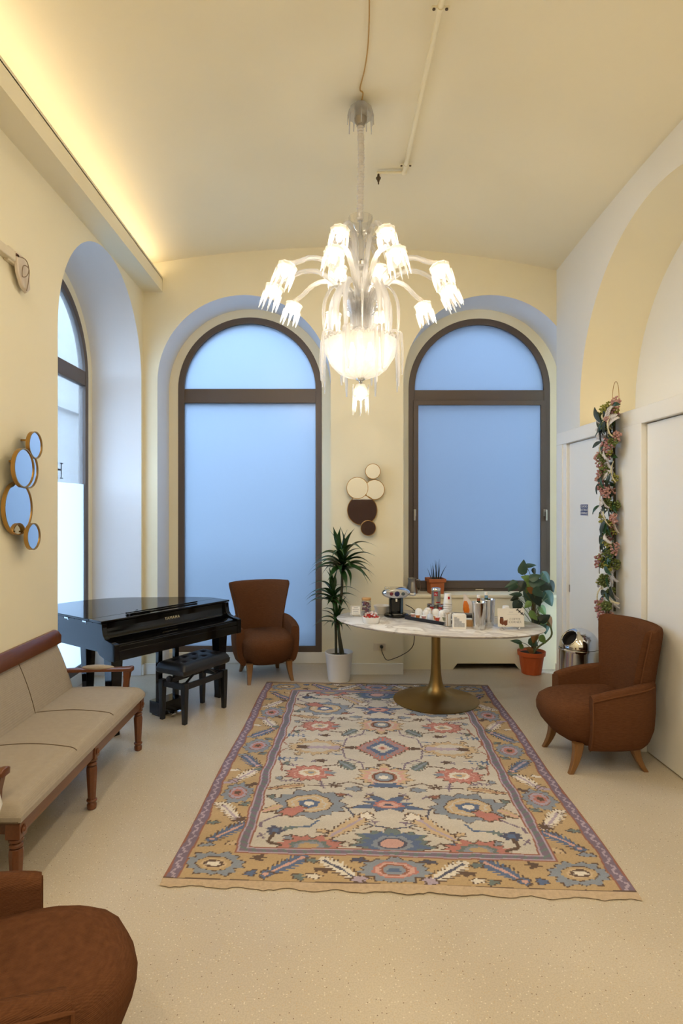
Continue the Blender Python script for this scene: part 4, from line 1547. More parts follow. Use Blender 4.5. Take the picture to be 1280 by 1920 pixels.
# --- black serving tray with cups and capsules
TRX, TRY, TRA = 0.962, 5.665, math.radians(-45)
tray = thing('serving_tray', 'black rectangular serving tray carrying cups and capsules', 'tray', (TRX, TRY, ZT), TRA)
b = MB()
b.box(-0.225, 0.225, -0.135, 0.155, 0.0, 0.006)
b.ring([(-0.225, -0.135), (0.225, -0.135), (0.225, 0.155), (-0.225, 0.155)], [(-0.215, -0.125), (0.215, -0.125), (0.215, 0.147), (-0.215, 0.147)], 0.0, 0.032, M=Matrix(((1, 0, 0, 0), (0, 0, 1, 0), (0, 1, 0, 0), (0, 0, 0, 1))))
b.build('tray_body', mat('tray_black', (22, 24, 34), 0.35), tray, bevel=0.002)
b = MB()
b.box(-0.21, 0.21, -0.12, 0.12, 0.006, 0.016)
b.build('tray_liner', M_PAPER, tray, smooth=False)


def on_tray(x, y, z=0.0165):
    q = Matrix.Rotation(TRA, 3, 'Z') @ Vector((x, y, 0))
    return (TRX + q.x, TRY + q.y, ZT + z)


for k, (x, y, lb) in enumerate(((-0.168, 0.015, 'white cup turned upside down on the tray, nearest the coffee machine'), (-0.075, 0.012, 'white upturned cup in the middle of the tray, towards the front'), (-0.125, 0.102, 'white upturned cup at the back of the tray near the machine'), (-0.032, 0.102, 'white upturned cup at the back of the tray in front of the tins'), (0.055, 0.085, 'white upturned cup at the back of the tray beside the cup stack'))):
    c = thing('espresso_cup', lb, 'cup', on_tray(x, y), -0.9 - 0.15 * k, 'upturned espresso cups on the tray')
    b = MB()
    b.lathe([(0.037, 0.0), (0.038, 0.003), (0.038, 0.028), (0.036, 0.055), (0.026, 0.071), (0.012, 0.078), (0.001, 0.079)], 24)
    b.build('cup_body', M_WHITE, c, sharp=60)
    b = MB()
    b.tube(smoothpath([(0.036, 0, 0.014), (0.050, 0, 0.018), (0.052, 0, 0.04), (0.034, 0, 0.052)], 12), 0.004, 8)
    b.build('handle', M_WHITE, c)
CREAM = [('orange', (206, 120, 50)), ('pink', (206, 150, 140)), ('white and blue', (206, 214, 226)), ('red', (190, 70, 50)), ('green', (110, 128, 84)), ('amber', (214, 150, 80))]
for k, (x, y, ci, lb) in enumerate(((-0.165, -0.085, 1, 'pink lidded creamer pot at the machine end of the tray'), (-0.10, -0.095, 0, 'orange creamer pot near the tray front edge'), (-0.03, -0.095, 1, 'pink lidded creamer pot in the middle of the tray front'), (0.10, -0.06, 3, 'red sugar sachet cup on the tray'), (0.14, 0.0, 4, 'green tea sachet cup on the tray'), (0.045, -0.01, 5, 'amber honey pot on the tray'))):
    c = thing('creamer_pot', lb, 'pot', on_tray(x, y), 0, 'small pots on the tray')
    b = MB()
    b.lathe([(0.016, 0.0), (0.022, 0.030), (0.0245, 0.033), (0.0245, 0.035), (0.002, 0.036)], 16)
    b.build('pot', mat('creamer_' + CREAM[ci][0].replace(' ', '_'), CREAM[ci][1], 0.4, var=0.3, scale=70), c, sharp=50)
    b = MB()
    b.lathe([(0.0245, 0.0352), (0.023, 0.037), (0.002, 0.0375)], 16)
    b.build('lid', M_PAPER, c)
c = thing('milk_bottle', 'small white and blue milk bottle standing among the tray pots', 'bottle', on_tray(0.035, -0.085))
b = MB()
b.lathe([(0.024, 0.0), (0.028, 0.006), (0.028, 0.045), (0.012, 0.062), (0.012, 0.07)], 18)
b.build('bottle_body', mat('creamer_white_blue', (204, 214, 230), 0.3, var=0.2, scale=50), c, sharp=50)
b = MB()
b.lathe([(0.014, 0.07), (0.014, 0.084), (0.003, 0.085)], 14)
b.build('cap', M_WHITE, c)


# --- coffee tins
def tin(loc, r, h, label, rz):
    t = thing('coffee_tin', label, 'tin', loc, rz, 'coffee tins')
    b = MB()
    b.lathe([(r, 0.0), (r + 0.001, 0.003), (r, 0.006), (r, h * 0.84)], 28)
    b.build('can', M_STEEL, t, sharp=50)
    b = MB()
    b.lathe([(r + 0.0015, h * 0.84), (r + 0.0015, h * 0.97), (r - 0.003, h), (0.004, h - 0.004)], 28)
    b.build('lid', M_CHROME, t, sharp=50)
    lw, z0, z1 = 0.52, h * 0.84 - 0.04 - 0.01, h * 0.84 - 0.008
    b = MB()
    a0 = -PI / 2 - lw - 0.1
    b.grid(lambda u, v: ((r + 0.0012) * math.cos(a0 + 2 * lw * u * 0.8), (r + 0.0012) * math.sin(a0 + 2 * lw * u * 0.8), z0 + (z1 - z0) * v), 8, 1)
    lab = b.build('logo_square', M_RED, t)
    am = a0 + lw * 0.8
    text('logo_lettering', 'illy', 0.026, M_PAPER, lab, ((r + 0.0022) * math.cos(am), (r + 0.0022) * math.sin(am), (z0 + z1) / 2), (PI / 2, 0, am + PI / 2))
    b = MB()
    b.grid(lambda u, v: ((r + 0.001) * math.cos(-PI / 2 - 0.2 + 1.3 * u), (r + 0.001) * math.sin(-PI / 2 - 0.2 + 1.3 * u), h * 0.13 + 0.008 * v), 8, 1)
    b.build('red_stripe', M_RED, t)


tin((1.015, 6.035, ZT), 0.044, 0.094, 'short steel coffee tin under the tall one, closer to the coffee machine', 0.1)
tin((1.105, 6.015, ZT), 0.044, 0.094, 'short steel coffee tin under the tall one, beside the paper cups', -0.1)
tin((1.06, 6.025, ZT + 0.0945), 0.046, 0.165, 'tall steel coffee tin on top of two short ones', 0.0)

# --- nested paper cups
cup_stack((1.145, 5.86, ZT), 7, 0.030, 0.042, 0.100, 0.0215, ('white paper cup in the tall nested stack beside the tins', 'topmost upturned paper cup of the tall stack beside the tins', 'paper cups in the tall stack'))
cup_stack((1.625, 5.55, ZT), 4, 0.030, 0.041, 0.095, 0.021, ('white paper cup in the short stack behind the coffee corner card', 'topmost upturned paper cup of the short stack behind the coffee corner card', 'paper cups in the short stack'), sleeve=False)

# --- glass with sachets
t = thing('sachet_glass', 'clear tumbler holding paper sachets beside the napkin holder', 'glass', (1.058, 5.385, ZT))
b = MB()
b.lathe([(0.036, 0.0), (0.039, 0.004), (0.041, 0.12)], 24, cap1=False)
b.build('tumbler', M_CRYSTALP, t)
for k in range(7):
    a = k * 0.9
    b = MB()
    Mx = Matrix.Translation((0.018 * math.cos(a), 0.018 * math.sin(a), 0.004)) @ Matrix.Rotation(a, 4, 'Z')
    b.box(-0.002, 0.002, -0.015, 0.015, 0, 0.112 + 0.008 * math.sin(k * 2.1), Mx)
    b.build('sachet', (M_PAPER, mat('brown_sachet', (196, 170, 142), 0.7, var=0.15), M_PAPER)[k % 3], t, smooth=False)

# --- napkin holder with a printed skyline
t = thing('napkin_holder', 'white napkin box with a grey stepped print on its face', 'napkin holder', (1.135, 5.285, ZT), math.radians(-8))
b = MB()
b.box(-0.06, 0.06, -0.028, 0.028, 0.0, 0.125)
b.build('box', M_WHITE, t, bevel=0.004)
b = MB()
b.box(-0.05, 0.05, -0.02, 0.02, 0.125, 0.132)
b.build('napkins', M_PAPER, t, bevel=0.002)
b = MB()
b.prism([(-0.045, 0.018), (0.045, 0.018), (0.045, 0.055), (0.02, 0.055), (0.02, 0.072), (0.0, 0.072), (0.0, 0.095), (-0.02, 0.095), (-0.02, 0.105), (-0.045, 0.105)], -0.0292, -0.028)
b.build('grey_print', mat('grey_print', (176, 178, 182), 0.6, var=0.25, scale=60), t, smooth=False)

# --- small wooden box of stirrers
t = thing('stirrer_box', 'small bare wooden box between napkin holder and wine coolers', 'box', (1.238, 5.40, ZT), math.radians(-8))
b = MB()
b.box(-0.05, 0.05, -0.035, 0.035, 0, 0.006)
b.ring([(-0.05, -0.035), (0.05, -0.035), (0.05, 0.035), (-0.05, 0.035)], [(-0.044, -0.029), (0.044, -0.029), (0.044, 0.029), (-0.044, 0.029)], 0.0, 0.06, M=Matrix(((1, 0, 0, 0), (0, 0, 1, 0), (0, 1, 0, 0), (0, 0, 0, 1))))
b.build('box', M_WOODLID, t, bevel=0.002)
b = MB()
b.box(-0.04, 0.035, -0.025, 0.025, 0.03, 0.068)
b.build('paper_packets', M_PAPER, t, bevel=0.003)

# --- grey slanted stand and bag of oranges behind
t = thing('slanted_stand', 'grey slanted display stand behind the napkin holder', 'stand', (1.30, 5.715, ZT), math.radians(-14))
b = MB()
b.loft([[(x, -0.05, 0.055), (x, 0.07, 0.0), (x, 0.085, 0.0), (x, 0.085, 0.012), (x, -0.045, 0.072)] for x in (-0.115, 0.10)])
b.build('plate', mat('grey_plastic', (112, 112, 114), 0.5, var=0.05), t, bevel=0.003)
b = MB()
for x in (-0.09, 0.075):
    b.box(x - 0.006, x + 0.006, -0.04, -0.03, 0.0, 0.058)
b.build('support', MATS['grey_plastic'], t)
t = thing('snack_bag', 'clear and orange snack bag standing behind the grey stand', 'bag', (1.36, 5.90, ZT), 0.1)
rings = []
for z, w, d, ox in ((0.0, 0.055, 0.022, 0.0), (0.03, 0.06, 0.03, 0.0), (0.09, 0.055, 0.026, -0.004), (0.14, 0.042, 0.016, -0.012), (0.18, 0.022, 0.006, -0.028), (0.215, 0.010, 0.002, -0.042)):
    rings.append([(ox + w * math.cos(2 * PI * j / 14) * (1 + 0.06 * math.sin(j * 3 + z * 40)), d * math.sin(2 * PI * j / 14), z) for j in range(14)])
b = MB()
b.loft(rings)
b.build('bag_film', mat('milky_film', (226, 214, 206), 0.3, var=0.1, scale=40), t)
b = MB()
b.loft([[(ox - 0.022 + w * math.cos(2 * PI * j / 12), -0.006 + d * math.sin(2 * PI * j / 12), z) for j in range(12)] for z, w, d, ox in ((0.02, 0.028, 0.028, 0.0), (0.06, 0.036, 0.030, 0.0), (0.11, 0.03, 0.024, -0.005), (0.15, 0.014, 0.012, -0.012))])
b.build('orange_label', mat('orange_film', (226, 120, 26), 0.35, var=0.15, scale=40), t)


# --- wine coolers with bottles
def cooler(loc, label, blabel, tilt, lid):
    t = thing('wine_cooler', label, 'wine cooler', loc, 0, 'polished steel wine coolers')
    b = MB()
    b.lathe([(0.050, 0.0), (0.052, 0.003), (0.056, 0.05), (0.063, 0.232), (0.0655, 0.238), (0.063, 0.241), (0.058, 0.232), (0.050, 0.02), (0.01, 0.012)], 36)
    b.build('shell', M_CHROME, t, sharp=50)
    bt = thing('water_bottle', blabel, 'bottle', (loc[0], loc[1], loc[2] + 0.014), 0, 'green bottles in the wine coolers')
    bt.rotation_euler = tilt
    b = MB()
    b.lathe([(0.030, 0.0), (0.036, 0.006), (0.036, 0.155), (0.032, 0.185), (0.016, 0.225), (0.013, 0.24), (0.013, 0.262)], 22)
    b.build('glass', M_GREEN, bt, sharp=50)
    b = MB()
    b.lathe([(0.0145, 0.262), (0.015, 0.288), (0.013, 0.29), (0.002, 0.291)], 16)
    b.build('cap', lid, bt, sharp=50)
    b = MB()
    b.lathe([(0.0355, 0.165), (0.0325, 0.19), (0.026, 0.204)], 22, cap0=False, cap1=False)
    b.build('neck_label', mat('pale_label', (206, 218, 210), 0.5), bt)
    b = MB()
    b.lathe([(0.0150, 0.238), (0.0150, 0.26)], 16, cap0=False, cap1=False)
    b.build('collar', mat('rust_label', (150, 80, 50), 0.5) if lid is M_WHITE else mat('sky_label', (120, 160, 190), 0.5), bt)


cooler((1.305, 5.265, ZT), 'polished steel wine cooler in front, beside the wooden box', 'green bottle with a white cap in the front wine cooler', (0.03, -0.02, 0), M_WHITE)
cooler((1.425, 5.42, ZT), 'polished steel wine cooler behind the front one', 'green bottle with a pale blue collar in the rear wine cooler', (-0.03, -0.05, 0.4), M_PAPER)

# --- coffee corner card
t = thing('coffee_corner_card', 'white coffee corner card with a brown jug picture on a wire stand', 'card', (1.585, 5.255, ZT), math.radians(-2))
b = MB()
Mt = Matrix.Translation((0, 0, 0.022)) @ Matrix.Rotation(-0.10, 4, 'X')
b.box(-0.115, 0.115, -0.001, 0.001, 0.0, 0.160, Mt)
b.build('card', M_PAPER, t, smooth=False)
M_JUG = mat('jug_brown', (116, 66, 44), 0.6, var=0.35, scale=60)
for pts, mm in (([(-0.098, 0.03), (-0.07, 0.012), (-0.062, 0.03), (-0.066, 0.075), (-0.094, 0.078), (-0.098, 0.055)], M_JUG), ([(-0.066, 0.02), (-0.048, 0.008), (-0.032, 0.018), (-0.03, 0.066), (-0.037, 0.056), (-0.06, 0.054)], M_JUG), ([(-0.095, 0.078), (-0.066, 0.076), (-0.068, 0.084), (-0.092, 0.085)], M_INK)):
    b = MB()
    b.prism(pts, -0.0022, -0.001, Mt)
    b.build('jug_picture', mm, t, smooth=False)
for s, z in (('COFFEE', 0.066), ('CORNER', 0.040)):
    o = text('lettering', s, 0.026, M_GREYINK, t, (0, 0, 0), (0, 0, 0), spacing=1.1)
    o.matrix_local = Mt @ Matrix.Translation((0.035, -0.0018, z)) @ Matrix.Rotation(PI / 2, 4, 'X')
b = MB()
b.box(-0.03, 0.06, -0.0022, -0.001, 0.104, 0.107, Mt)
b.box(-0.015, 0.02, -0.0022, -0.001, 0.125, 0.13, Mt)
b.build('print_line', mat('pale_ink', (206, 206, 210), 0.6), t, smooth=False)
b = MB()
for k in range(6):
    q = Mt @ Matrix.Translation((0.058 + 0.0095 * k, -0.0016, 0.150 - 0.0085 * k)) @ Matrix.Rotation(0.9 * (-1) ** k, 4, 'Y')
    b.box(-0.004, 0.004, -0.0008, 0.0004, -0.012, 0.012, q)
b.build('leaf_print', M_INK, t, smooth=False)
for x in (-0.068, 0.058):
    b = MB()
    b.tube([(x - 0.014, -0.022, 0.022), (x, -0.026, 0.008), (x + 0.014, -0.022, 0.022)], 0.0022, 6)
    b.tube([(x, -0.026, 0.008), (x, -0.03, 0.002), (x, 0.05, 0.002), (x, 0.012, 0.07)], 0.0022, 6)
    b.build('wire_stand', M_CHROME, t)

# ------------------------------------------------------------------ crystal chandelier
CX, CY = 0.217, 4.35
ch = thing('chandelier', 'large clear crystal chandelier with lit icicle shades hanging over the rug', 'chandelier', (CX, CY, 0))
CZ = ceil_z(CX, CY)
# canopy bell with drops
b = MB()
b.lathe([(0.012, CZ - 0.02), (0.05, CZ - 0.028), (0.082, CZ - 0.06), (0.092, CZ - 0.10), (0.088, CZ - 0.115), (0.02, CZ - 0.13), (0.03, CZ - 0.185), (0.018, CZ - 0.19)], 24, ribs=(12, 0.04))
can = b.build('canopy', M_CRYSTAL, ch)
b = MB()
b.lathe([(0.028, CZ - 0.04), (0.05, CZ - 0.06), (0.045, CZ - 0.15), (0.02, CZ - 0.185)], 16)
b.build('canopy_core', mat('grey_metal', (150, 144, 138), 0.35, metal=0.8), can)
b = MB()
for k in range(12):
    a = 2 * PI * k / 12
    L = 0.10 if k % 2 else 0.06
    b.tube([(0.09 * math.cos(a), 0.09 * math.sin(a), CZ - 0.10), (0.094 * math.cos(a), 0.094 * math.sin(a), CZ - 0.11 - L)], lambda t: 0.006 - 0.002 * t, 6)
b.build('canopy_drops', M_CRYSTAL, can)
b = MB()
b.tube([(0.0, 0.0, CZ + 0.02), (0.0, 0.0, CZ - 0.03)], 0.006, 6)
b.build('hook', MATS['grey_metal'], ch)
# ruched sleeve over the chain
b = MB()
pts = [(0.004 * math.sin(z * 9), 0.004 * math.cos(z * 7), z) for z in np.linspace(CZ - 0.18, 3.90, 70)]
b.tube(pts, lambda t: 0.023 + 0.0035 * math.sin(t * 190) + 0.002 * math.sin(t * 61), 12)
b.build('chain_sleeve', mat('ruched_silk', (214, 212, 212), 0.8, var=0.12, scale=60, bump=0.6), ch)
# upper cup, stem and hub
b = MB()
b.lathe([(0.012, 3.79), (0.05, 3.80), (0.078, 3.84), (0.082, 3.89), (0.088, 3.925), (0.084, 3.925), (0.074, 3.88), (0.06, 3.84), (0.012, 3.815)], 28, ribs=(14, 0.03))
b.build('top_cup', M_CRYSTALP, ch)
b = MB()
b.lathe([(0.010, 3.92), (0.012, 3.80), (0.022, 3.78), (0.024, 3.66), (0.016, 3.62), (0.052, 3.60), (0.055, 3.585), (0.055, 3.55), (0.03, 3.52), (0.026, 3.34), (0.045, 3.30), (0.05, 3.24), (0.03, 3.20), (0.024, 3.12), (0.035, 3.05), (0.028, 3.00), (0.02, 2.90), (0.012, 2.72)], 20)
b.build('stem', M_SHADE, ch)
b = MB()
b.ring([(0.06 * math.cos(2 * PI * k / 32), 0.06 * math.sin(2 * PI * k / 32)) for k in range(32)], [(0.05 * math.cos(2 * PI * k / 32), 0.05 * math.sin(2 * PI * k / 32)) for k in range(32)], 3.565, 3.59, M=Matrix(((1, 0, 0, 0), (0, 0, 1, 0), (0, 1, 0, 0), (0, 0, 0, 1))))
for k in range(8):
    a = 2 * PI * k / 8
    b.ball((0.052 * math.cos(a), 0.052 * math.sin(a), 3.60), 0.006, n=6, m=4)
b.build('hub_ring', M_CHROME, ch)
b = MB()
b.lathe([(0.03, 3.175), (0.06, 3.19), (0.10, 3.23), (0.122, 3.285), (0.126, 3.30), (0.118, 3.30), (0.095, 3.245), (0.055, 3.21), (0.02, 3.205)], 32, ribs=(16, 0.03))
b.build('dish', M_CRYSTALP, ch)
b = MB()
b.ring([(0.07 * math.cos(2 * PI * k / 32), 0.07 * math.sin(2 * PI * k / 32)) for k in range(32)], [(0.062 * math.cos(2 * PI * k / 32), 0.062 * math.sin(2 * PI * k / 32)) for k in range(32)], 3.295, 3.33, M=Matrix(((1, 0, 0, 0), (0, 0, 1, 0), (0, 1, 0, 0), (0, 0, 0, 1))))
b.build('hub_ring', M_CHROME, ch)


def shade_mesh(r=0.062, h=0.085, n=10, pl=0.10, seed=0):
    """bell of moulded glass with pointed prongs round the lower rim; opens along -z from the origin"""
    rs = random.Random(seed)
    b = MB()
    b.lathe([(0.016, 0.012), (0.030, 0.010), (r * 0.98, -0.004), (r * 1.10, -0.016), (r * 1.0, -0.030), (r * 0.98, -h), (r * 0.94, -h), (r * 0.94, -0.03), (0.02, -0.004)], 30, ribs=(10, 0.06))
    for k in range(n):
        a = 2 * PI * k / n
        L = pl * rs.uniform(0.75, 1.1)
        b.tube([(r * 0.97 * math.cos(a), r * 0.97 * math.sin(a), -h + 0.02), (r * 1.04 * math.cos(a), r * 1.04 * math.sin(a), -h - L * 0.5), (r * 1.08 * math.cos(a), r * 1.08 * math.sin(a), -h - L)], lambda t: 0.0125 * (1 - t) + 0.003, 6, flat=0.6)
    return b.mesh('shade', sharp=50)


SHADES = [shade_mesh(seed=k) for k in range(3)]
for me in SHADES:
    me.materials.append(M_SHADE)
bm_ = MB()
bm_.lathe([(0.010, -0.004), (0.012, -0.02), (0.020, -0.045), (0.024, -0.065), (0.018, -0.088), (0.004, -0.098)], 14)
BULB = bm_.mesh('bulb')
BULB.materials.append(M_BULB)
GL = (1.0, 0.88, 0.70)


def chandelier_arm(k, ang, R, Z, zroot, zpeak, r0, tilt):
    """ang measured from the photographer's side, growing to the right"""
    dx, dy = math.sin(ang), -math.cos(ang)
    prof = [(r0, zroot), (r0 + 0.05, zroot + (zpeak - zroot) * 0.55), (R * 0.45, zpeak - 0.015), (R * 0.68, zpeak), (R * 0.88, zpeak - 0.06), (R, Z + 0.012)]
    path = smoothpath([(r * dx, r * dy, z) for r, z in prof], 26)
    b = MB()
    b.tube(path, lambda t: (0.019 + 0.002 * math.sin(t * 70)) * (1 - 0.1 * t), 8)
    arm = b.build('arm', M_CRYSTAL, ch)
    sh = bpy.data.objects.new('shade', SHADES[k % 3])
    C.objects.link(sh)
    sh.parent = ch
    sh.location = (R * dx, R * dy, Z)
    # shades lean outwards
    axis = Vector((-dy, dx, 0))
    q = Matrix.Rotation(tilt, 4, axis) @ Matrix.Rotation(k * 0.7, 4, 'Z')
    sh.rotation_euler = q.to_euler()
    bu = bpy.data.objects.new('bulb', BULB)
    C.objects.link(bu)
    bu.parent = sh
    d = Matrix.Rotation(tilt, 3, axis) @ Vector((0, 0, -0.135))
    lo = light('shade_lamp', 'POINT', (CX + R * dx + d.x, CY + R * dy + d.y, Z + d.z), 4.0, GL, shadow_soft_size=0.03)
    return arm


for k in range(10):
    a = math.radians(18 + 36 * k)
    chandelier_arm(k, a, 0.62, 3.43, 3.12, 3.53, 0.05, -0.38 + 0.05 * math.sin(k * 2))
for k, a in enumerate((27, 153, 207, 333)):
    chandelier_arm(k + 10, math.radians(a), 0.335, 3.70, 3.36, 3.79, 0.04, -0.30)
# drooping glass ribbons
for k in range(14):
    a = math.radians(360 / 14 * k)
    dx, dy = math.sin(a), -math.cos(a)
    R = 0.20 + 0.045 * (k % 2)
    low = 2.99 if k % 2 else 3.05
    p = smoothpath([(r * dx, r * dy, z) for r, z in ((0.045, 3.22), (0.07, 3.34), (0.12, 3.41), (R * 0.85, 3.40), (R + 0.02, 3.30), (R + 0.03, 3.17), (R + 0.02, low))], 26)
    b = MB()
    b.tube(p, lambda t: 0.006 + 0.027 * math.sin(PI * min(1, t * 1.0)) ** 0.8 * (0.4 + 0.6 * t), 8, flat=0.35)
    b.build('drooping_ribbon', M_CRYSTAL, ch)
# upper plumes
for k in range(8):
    a = math.radians(22 + 45 * k)
    dx, dy = math.sin(a), -math.cos(a)
    p = smoothpath([(r * dx, r * dy, z) for r, z in ((0.045, 3.58), (0.055, 3.68), (0.085, 3.75), (0.13, 3.775), (0.165, 3.74))], 16)
    b = MB()
    b.tube(p, lambda t: 0.008 + 0.016 * math.sin(PI * t), 8, flat=0.35)
    b.build('plume', M_CRYSTAL, ch)
# big bowl
b = MB()
b.lathe([(0.02, 2.755), (0.06, 2.758), (0.10, 2.768), (0.135, 2.782), (0.165, 2.80), (0.196, 2.83), (0.222, 2.865), (0.24, 2.902), (0.253, 2.94), (0.262, 2.975), (0.267, 3.01), (0.268, 3.03), (0.258, 3.03), (0.244, 2.945), (0.212, 2.875), (0.16, 2.815), (0.08, 2.78), (0.02, 2.772)], 48, ribs=(24, 0.012))
jr = random.Random(4)
b.v = [(x * (1 + jr.uniform(-0.018, 0.018)), y * (1 + jr.uniform(-0.018, 0.018)), z + jr.uniform(-0.004, 0.004)) for x, y, z in b.v]
bowl = b.build('bowl', crystal('hammered_crystal', gloss=0.3, milk=0.28, bscale=45, bump=1.0), ch, smooth=False)
b = MB()
for k in range(40):
    a = 2 * PI * k / 40
    b.ball((0.262 * math.cos(a), 0.262 * math.sin(a), 3.03), 0.018, 0.018, 0.016, 6, 4)
b.build('bowl_beading', M_SHADE, bowl)
for k in range(4):
    a = PI / 4 + PI / 2 * k
    bu = bpy.data.objects.new('bulb', BULB)
    C.objects.link(bu)
    bu.parent = bowl
    bu.location = (0.09 * math.cos(a), 0.09 * math.sin(a), 3.0)
    light('bowl_lamp', 'POINT', (CX + 0.13 * math.cos(a), CY + 0.13 * math.sin(a), 2.93), 1.0, GL, shadow_soft_size=0.03)
for k in range(8):
    a = math.radians(22.5 + 45 * k)
    dx, dy = math.sin(a), -math.cos(a)
    for j, (R, L) in enumerate(((0.29, 0.36), (0.305, 0.27))):
        aa = a + (j - 0.5) * 0.12
        ex, ey = math.sin(aa), -math.cos(aa)
        p = smoothpath([(r * ex, r * ey, z) for r, z in ((0.20, 3.035), (0.24, 3.075), (R - 0.01, 3.06), (R, 3.0), (R + 0.005, 3.0 - L * 0.5), (R + 0.002, 3.03 - L))], 18)
        b = MB()
        b.tube(p, lambda t: 0.006 + 0.010 * math.sin(PI * t) * (0.5 + t) , 7, flat=0.6)
        b.build('icicle', M_CRYSTAL, ch)
b = MB()
b.lathe([(0.012, 2.76), (0.034, 2.752), (0.034, 2.742), (0.014, 2.735), (0.008, 2.70)], 16)
b.build('finial', M_CHROME, ch)
b = MB()
b.lathe([(0.012, 2.715), (0.030, 2.71), (0.046, 2.67), (0.052, 2.60), (0.047, 2.60), (0.04, 2.66), (0.01, 2.70)], 24, ribs=(8, 0.06))
for k in range(8):
    a = 2 * PI * k / 8
    b.tube([(0.05 * math.cos(a), 0.05 * math.sin(a), 2.62), (0.054 * math.cos(a), 0.054 * math.sin(a), 2.55), (0.056 * math.cos(a), 0.056 * math.sin(a), 2.49 + 0.02 * (k % 2))], lambda t: 0.011 * (1 - t) + 0.003, 6, flat=0.6)
for k in range(4):
    a = PI / 4 + 2 * PI * k / 4
    b.tube([(0.045 * math.cos(a), 0.045 * math.sin(a), 2.61), (0.075 * math.cos(a), 0.075 * math.sin(a), 2.625), (0.08 * math.cos(a), 0.08 * math.sin(a), 2.70)], lambda t: 0.010 * (1 - t) + 0.004, 6, flat=0.6)
pend = b.build('pendant_shade', M_SHADE, ch)
bu = bpy.data.objects.new('bulb', BULB)
C.objects.link(bu)
bu.parent = pend
bu.location = (0, 0, 2.69)
light('pendant_lamp', 'POINT', (CX, CY, 2.56), 3.0, GL, shadow_soft_size=0.02)

# supply cord over the vault
b = MB()
pp = [(CX, CY, CZ - 0.03), (CX + 0.012, CY - 0.10, CZ - 0.012)]
for i in range(12):
    y = CY - 0.14 - i * 0.2
    pp.append((CX - 0.012 + 0.02 * math.sin(i * 0.9) + 0.006 * i, y, ceil_z(CX, y) - 0.010 - 0.01 * abs(math.sin(i * 1.3))))
b.tube(smoothpath(pp, 50), 0.0045, 6)
tag(b.build('electric_cable', mat('ochre_cord', (186, 148, 82), 0.7), None), 'thin ochre supply cord running over the ceiling to the chandelier', 'cord')

# ------------------------------------------------------------------ sprinkler pipe on the vault
t = thing('sprinkler_pipe', 'cream painted sprinkler pipe with clamps running along the ceiling', 'pipe', (0.632, 4.0, 0))
PZ = 4.70
b = MB()
b.tube([(0, 1.17, PZ), (0, -6.0, PZ)], 0.017, 14)
b.tube([(0, 1.15, PZ), (-0.235, 1.15, PZ - 0.005)], 0.013, 12)
b.build('pipe', M_CEIL, t)
b = MB()
b.ball((0, 1.15, PZ), 0.026, 0.03, 0.024, 12, 8)
b.build('elbow', M_CEIL, t)
for y in (0.965 + 0.31 - 0.24, -0.55, -2.2):
    cz = ceil_z(0.632, y + 4.0)
    b = MB()
    b.ring([(0.022 * math.cos(2 * PI * k / 20), PZ + 0.022 * math.sin(2 * PI * k / 20)) for k in range(20)], [(0.0165 * math.cos(2 * PI * k / 20), PZ + 0.0165 * math.sin(2 * PI * k / 20)) for k in range(20)], y - 0.012, y + 0.012)
    b.box(-0.05, -0.02, y - 0.011, y + 0.011, PZ - 0.005, PZ + 0.005)
    b.box(0.02, 0.05, y - 0.011, y + 0.011, PZ - 0.005, PZ + 0.005)
    b.box(-0.006, 0.006, y - 0.006, y + 0.006, PZ + 0.02, cz + 0.01)
    cl = b.build('clamp', M_CEIL, t)
    for x in (-0.037, 0.037):
        b = MB()
        b.lathe([(0.009, PZ - 0.010), (0.009, PZ - 0.005)], 10, (x, y, 0))
        b.build('screw', mat('dull_bronze', (84, 66, 44), 0.5, metal=0.5), cl)
b = MB()
b.tube([(-0.222, 1.15, PZ - 0.01), (-0.222, 1.15, PZ - 0.04)], 0.010, 10)
b.lathe([(0.010, PZ - 0.075), (0.012, PZ - 0.062), (0.020, PZ - 0.055), (0.022, PZ - 0.045), (0.014, PZ - 0.036)], 14, (-0.222, 1.15, 0))
b.box(-0.227, -0.217, 1.145, 1.155, PZ - 0.10, PZ - 0.07)
b.build('sprinkler_head', MATS['dull_bronze'], t)

# ------------------------------------------------------------------ wall device with cable, high on the street wall
t = thing('wall_antenna', 'off-white wireless unit with a looped cable high on the street wall', 'antenna', (XL, 3.86, 3.34))
b = MB()
pts = [(0.20 * math.sin(a) - 0.09, 0.15 - 0.20 * (1 - math.cos(a)) * 0.9) for a in np.linspace(0.1, 1.45, 10)]
b.loft([[(0.03, y, z) for y, z in ((-0.09, 0.10), (0.02, 0.10), (0.085, 0.04), (0.10, -0.09), (0.06, -0.125), (-0.01, -0.10), (-0.06, -0.03))], [(0.055, y, z) for y, z in ((-0.085, 0.095), (0.018, 0.095), (0.078, 0.036), (0.09, -0.085), (0.055, -0.115), (-0.008, -0.092), (-0.055, -0.028))]])
b.build('panel', mat('antenna_shell', (214, 200, 182), 0.5, var=0.04), t, bevel=0.006)
b = MB()
b.box(0.0, 0.035, -0.14, -0.02, 0.02, 0.11)
b.box(0.0, 0.05, -0.30, -0.08, 0.03, 0.09)
b.build('bracket', M_PLASTIC, t, bevel=0.006)
b = MB()
b.tube(smoothpath([(0.05, -0.06, 0.075), (0.075, -0.01, 0.07), (0.08, 0.02, 0.02), (0.075, 0.0, -0.03), (0.068, -0.04, -0.045), (0.07, -0.03, 0.025), (0.085, 0.01, 0.02), (0.072, 0.03, -0.05), (0.06, 0.03, -0.115)], 40), 0.003, 6)
b.build('cable', mat('grey_cable', (132, 112, 88), 0.6), t)
b = MB()
b.box(0.035, 0.055, -0.085, -0.055, 0.066, 0.082)
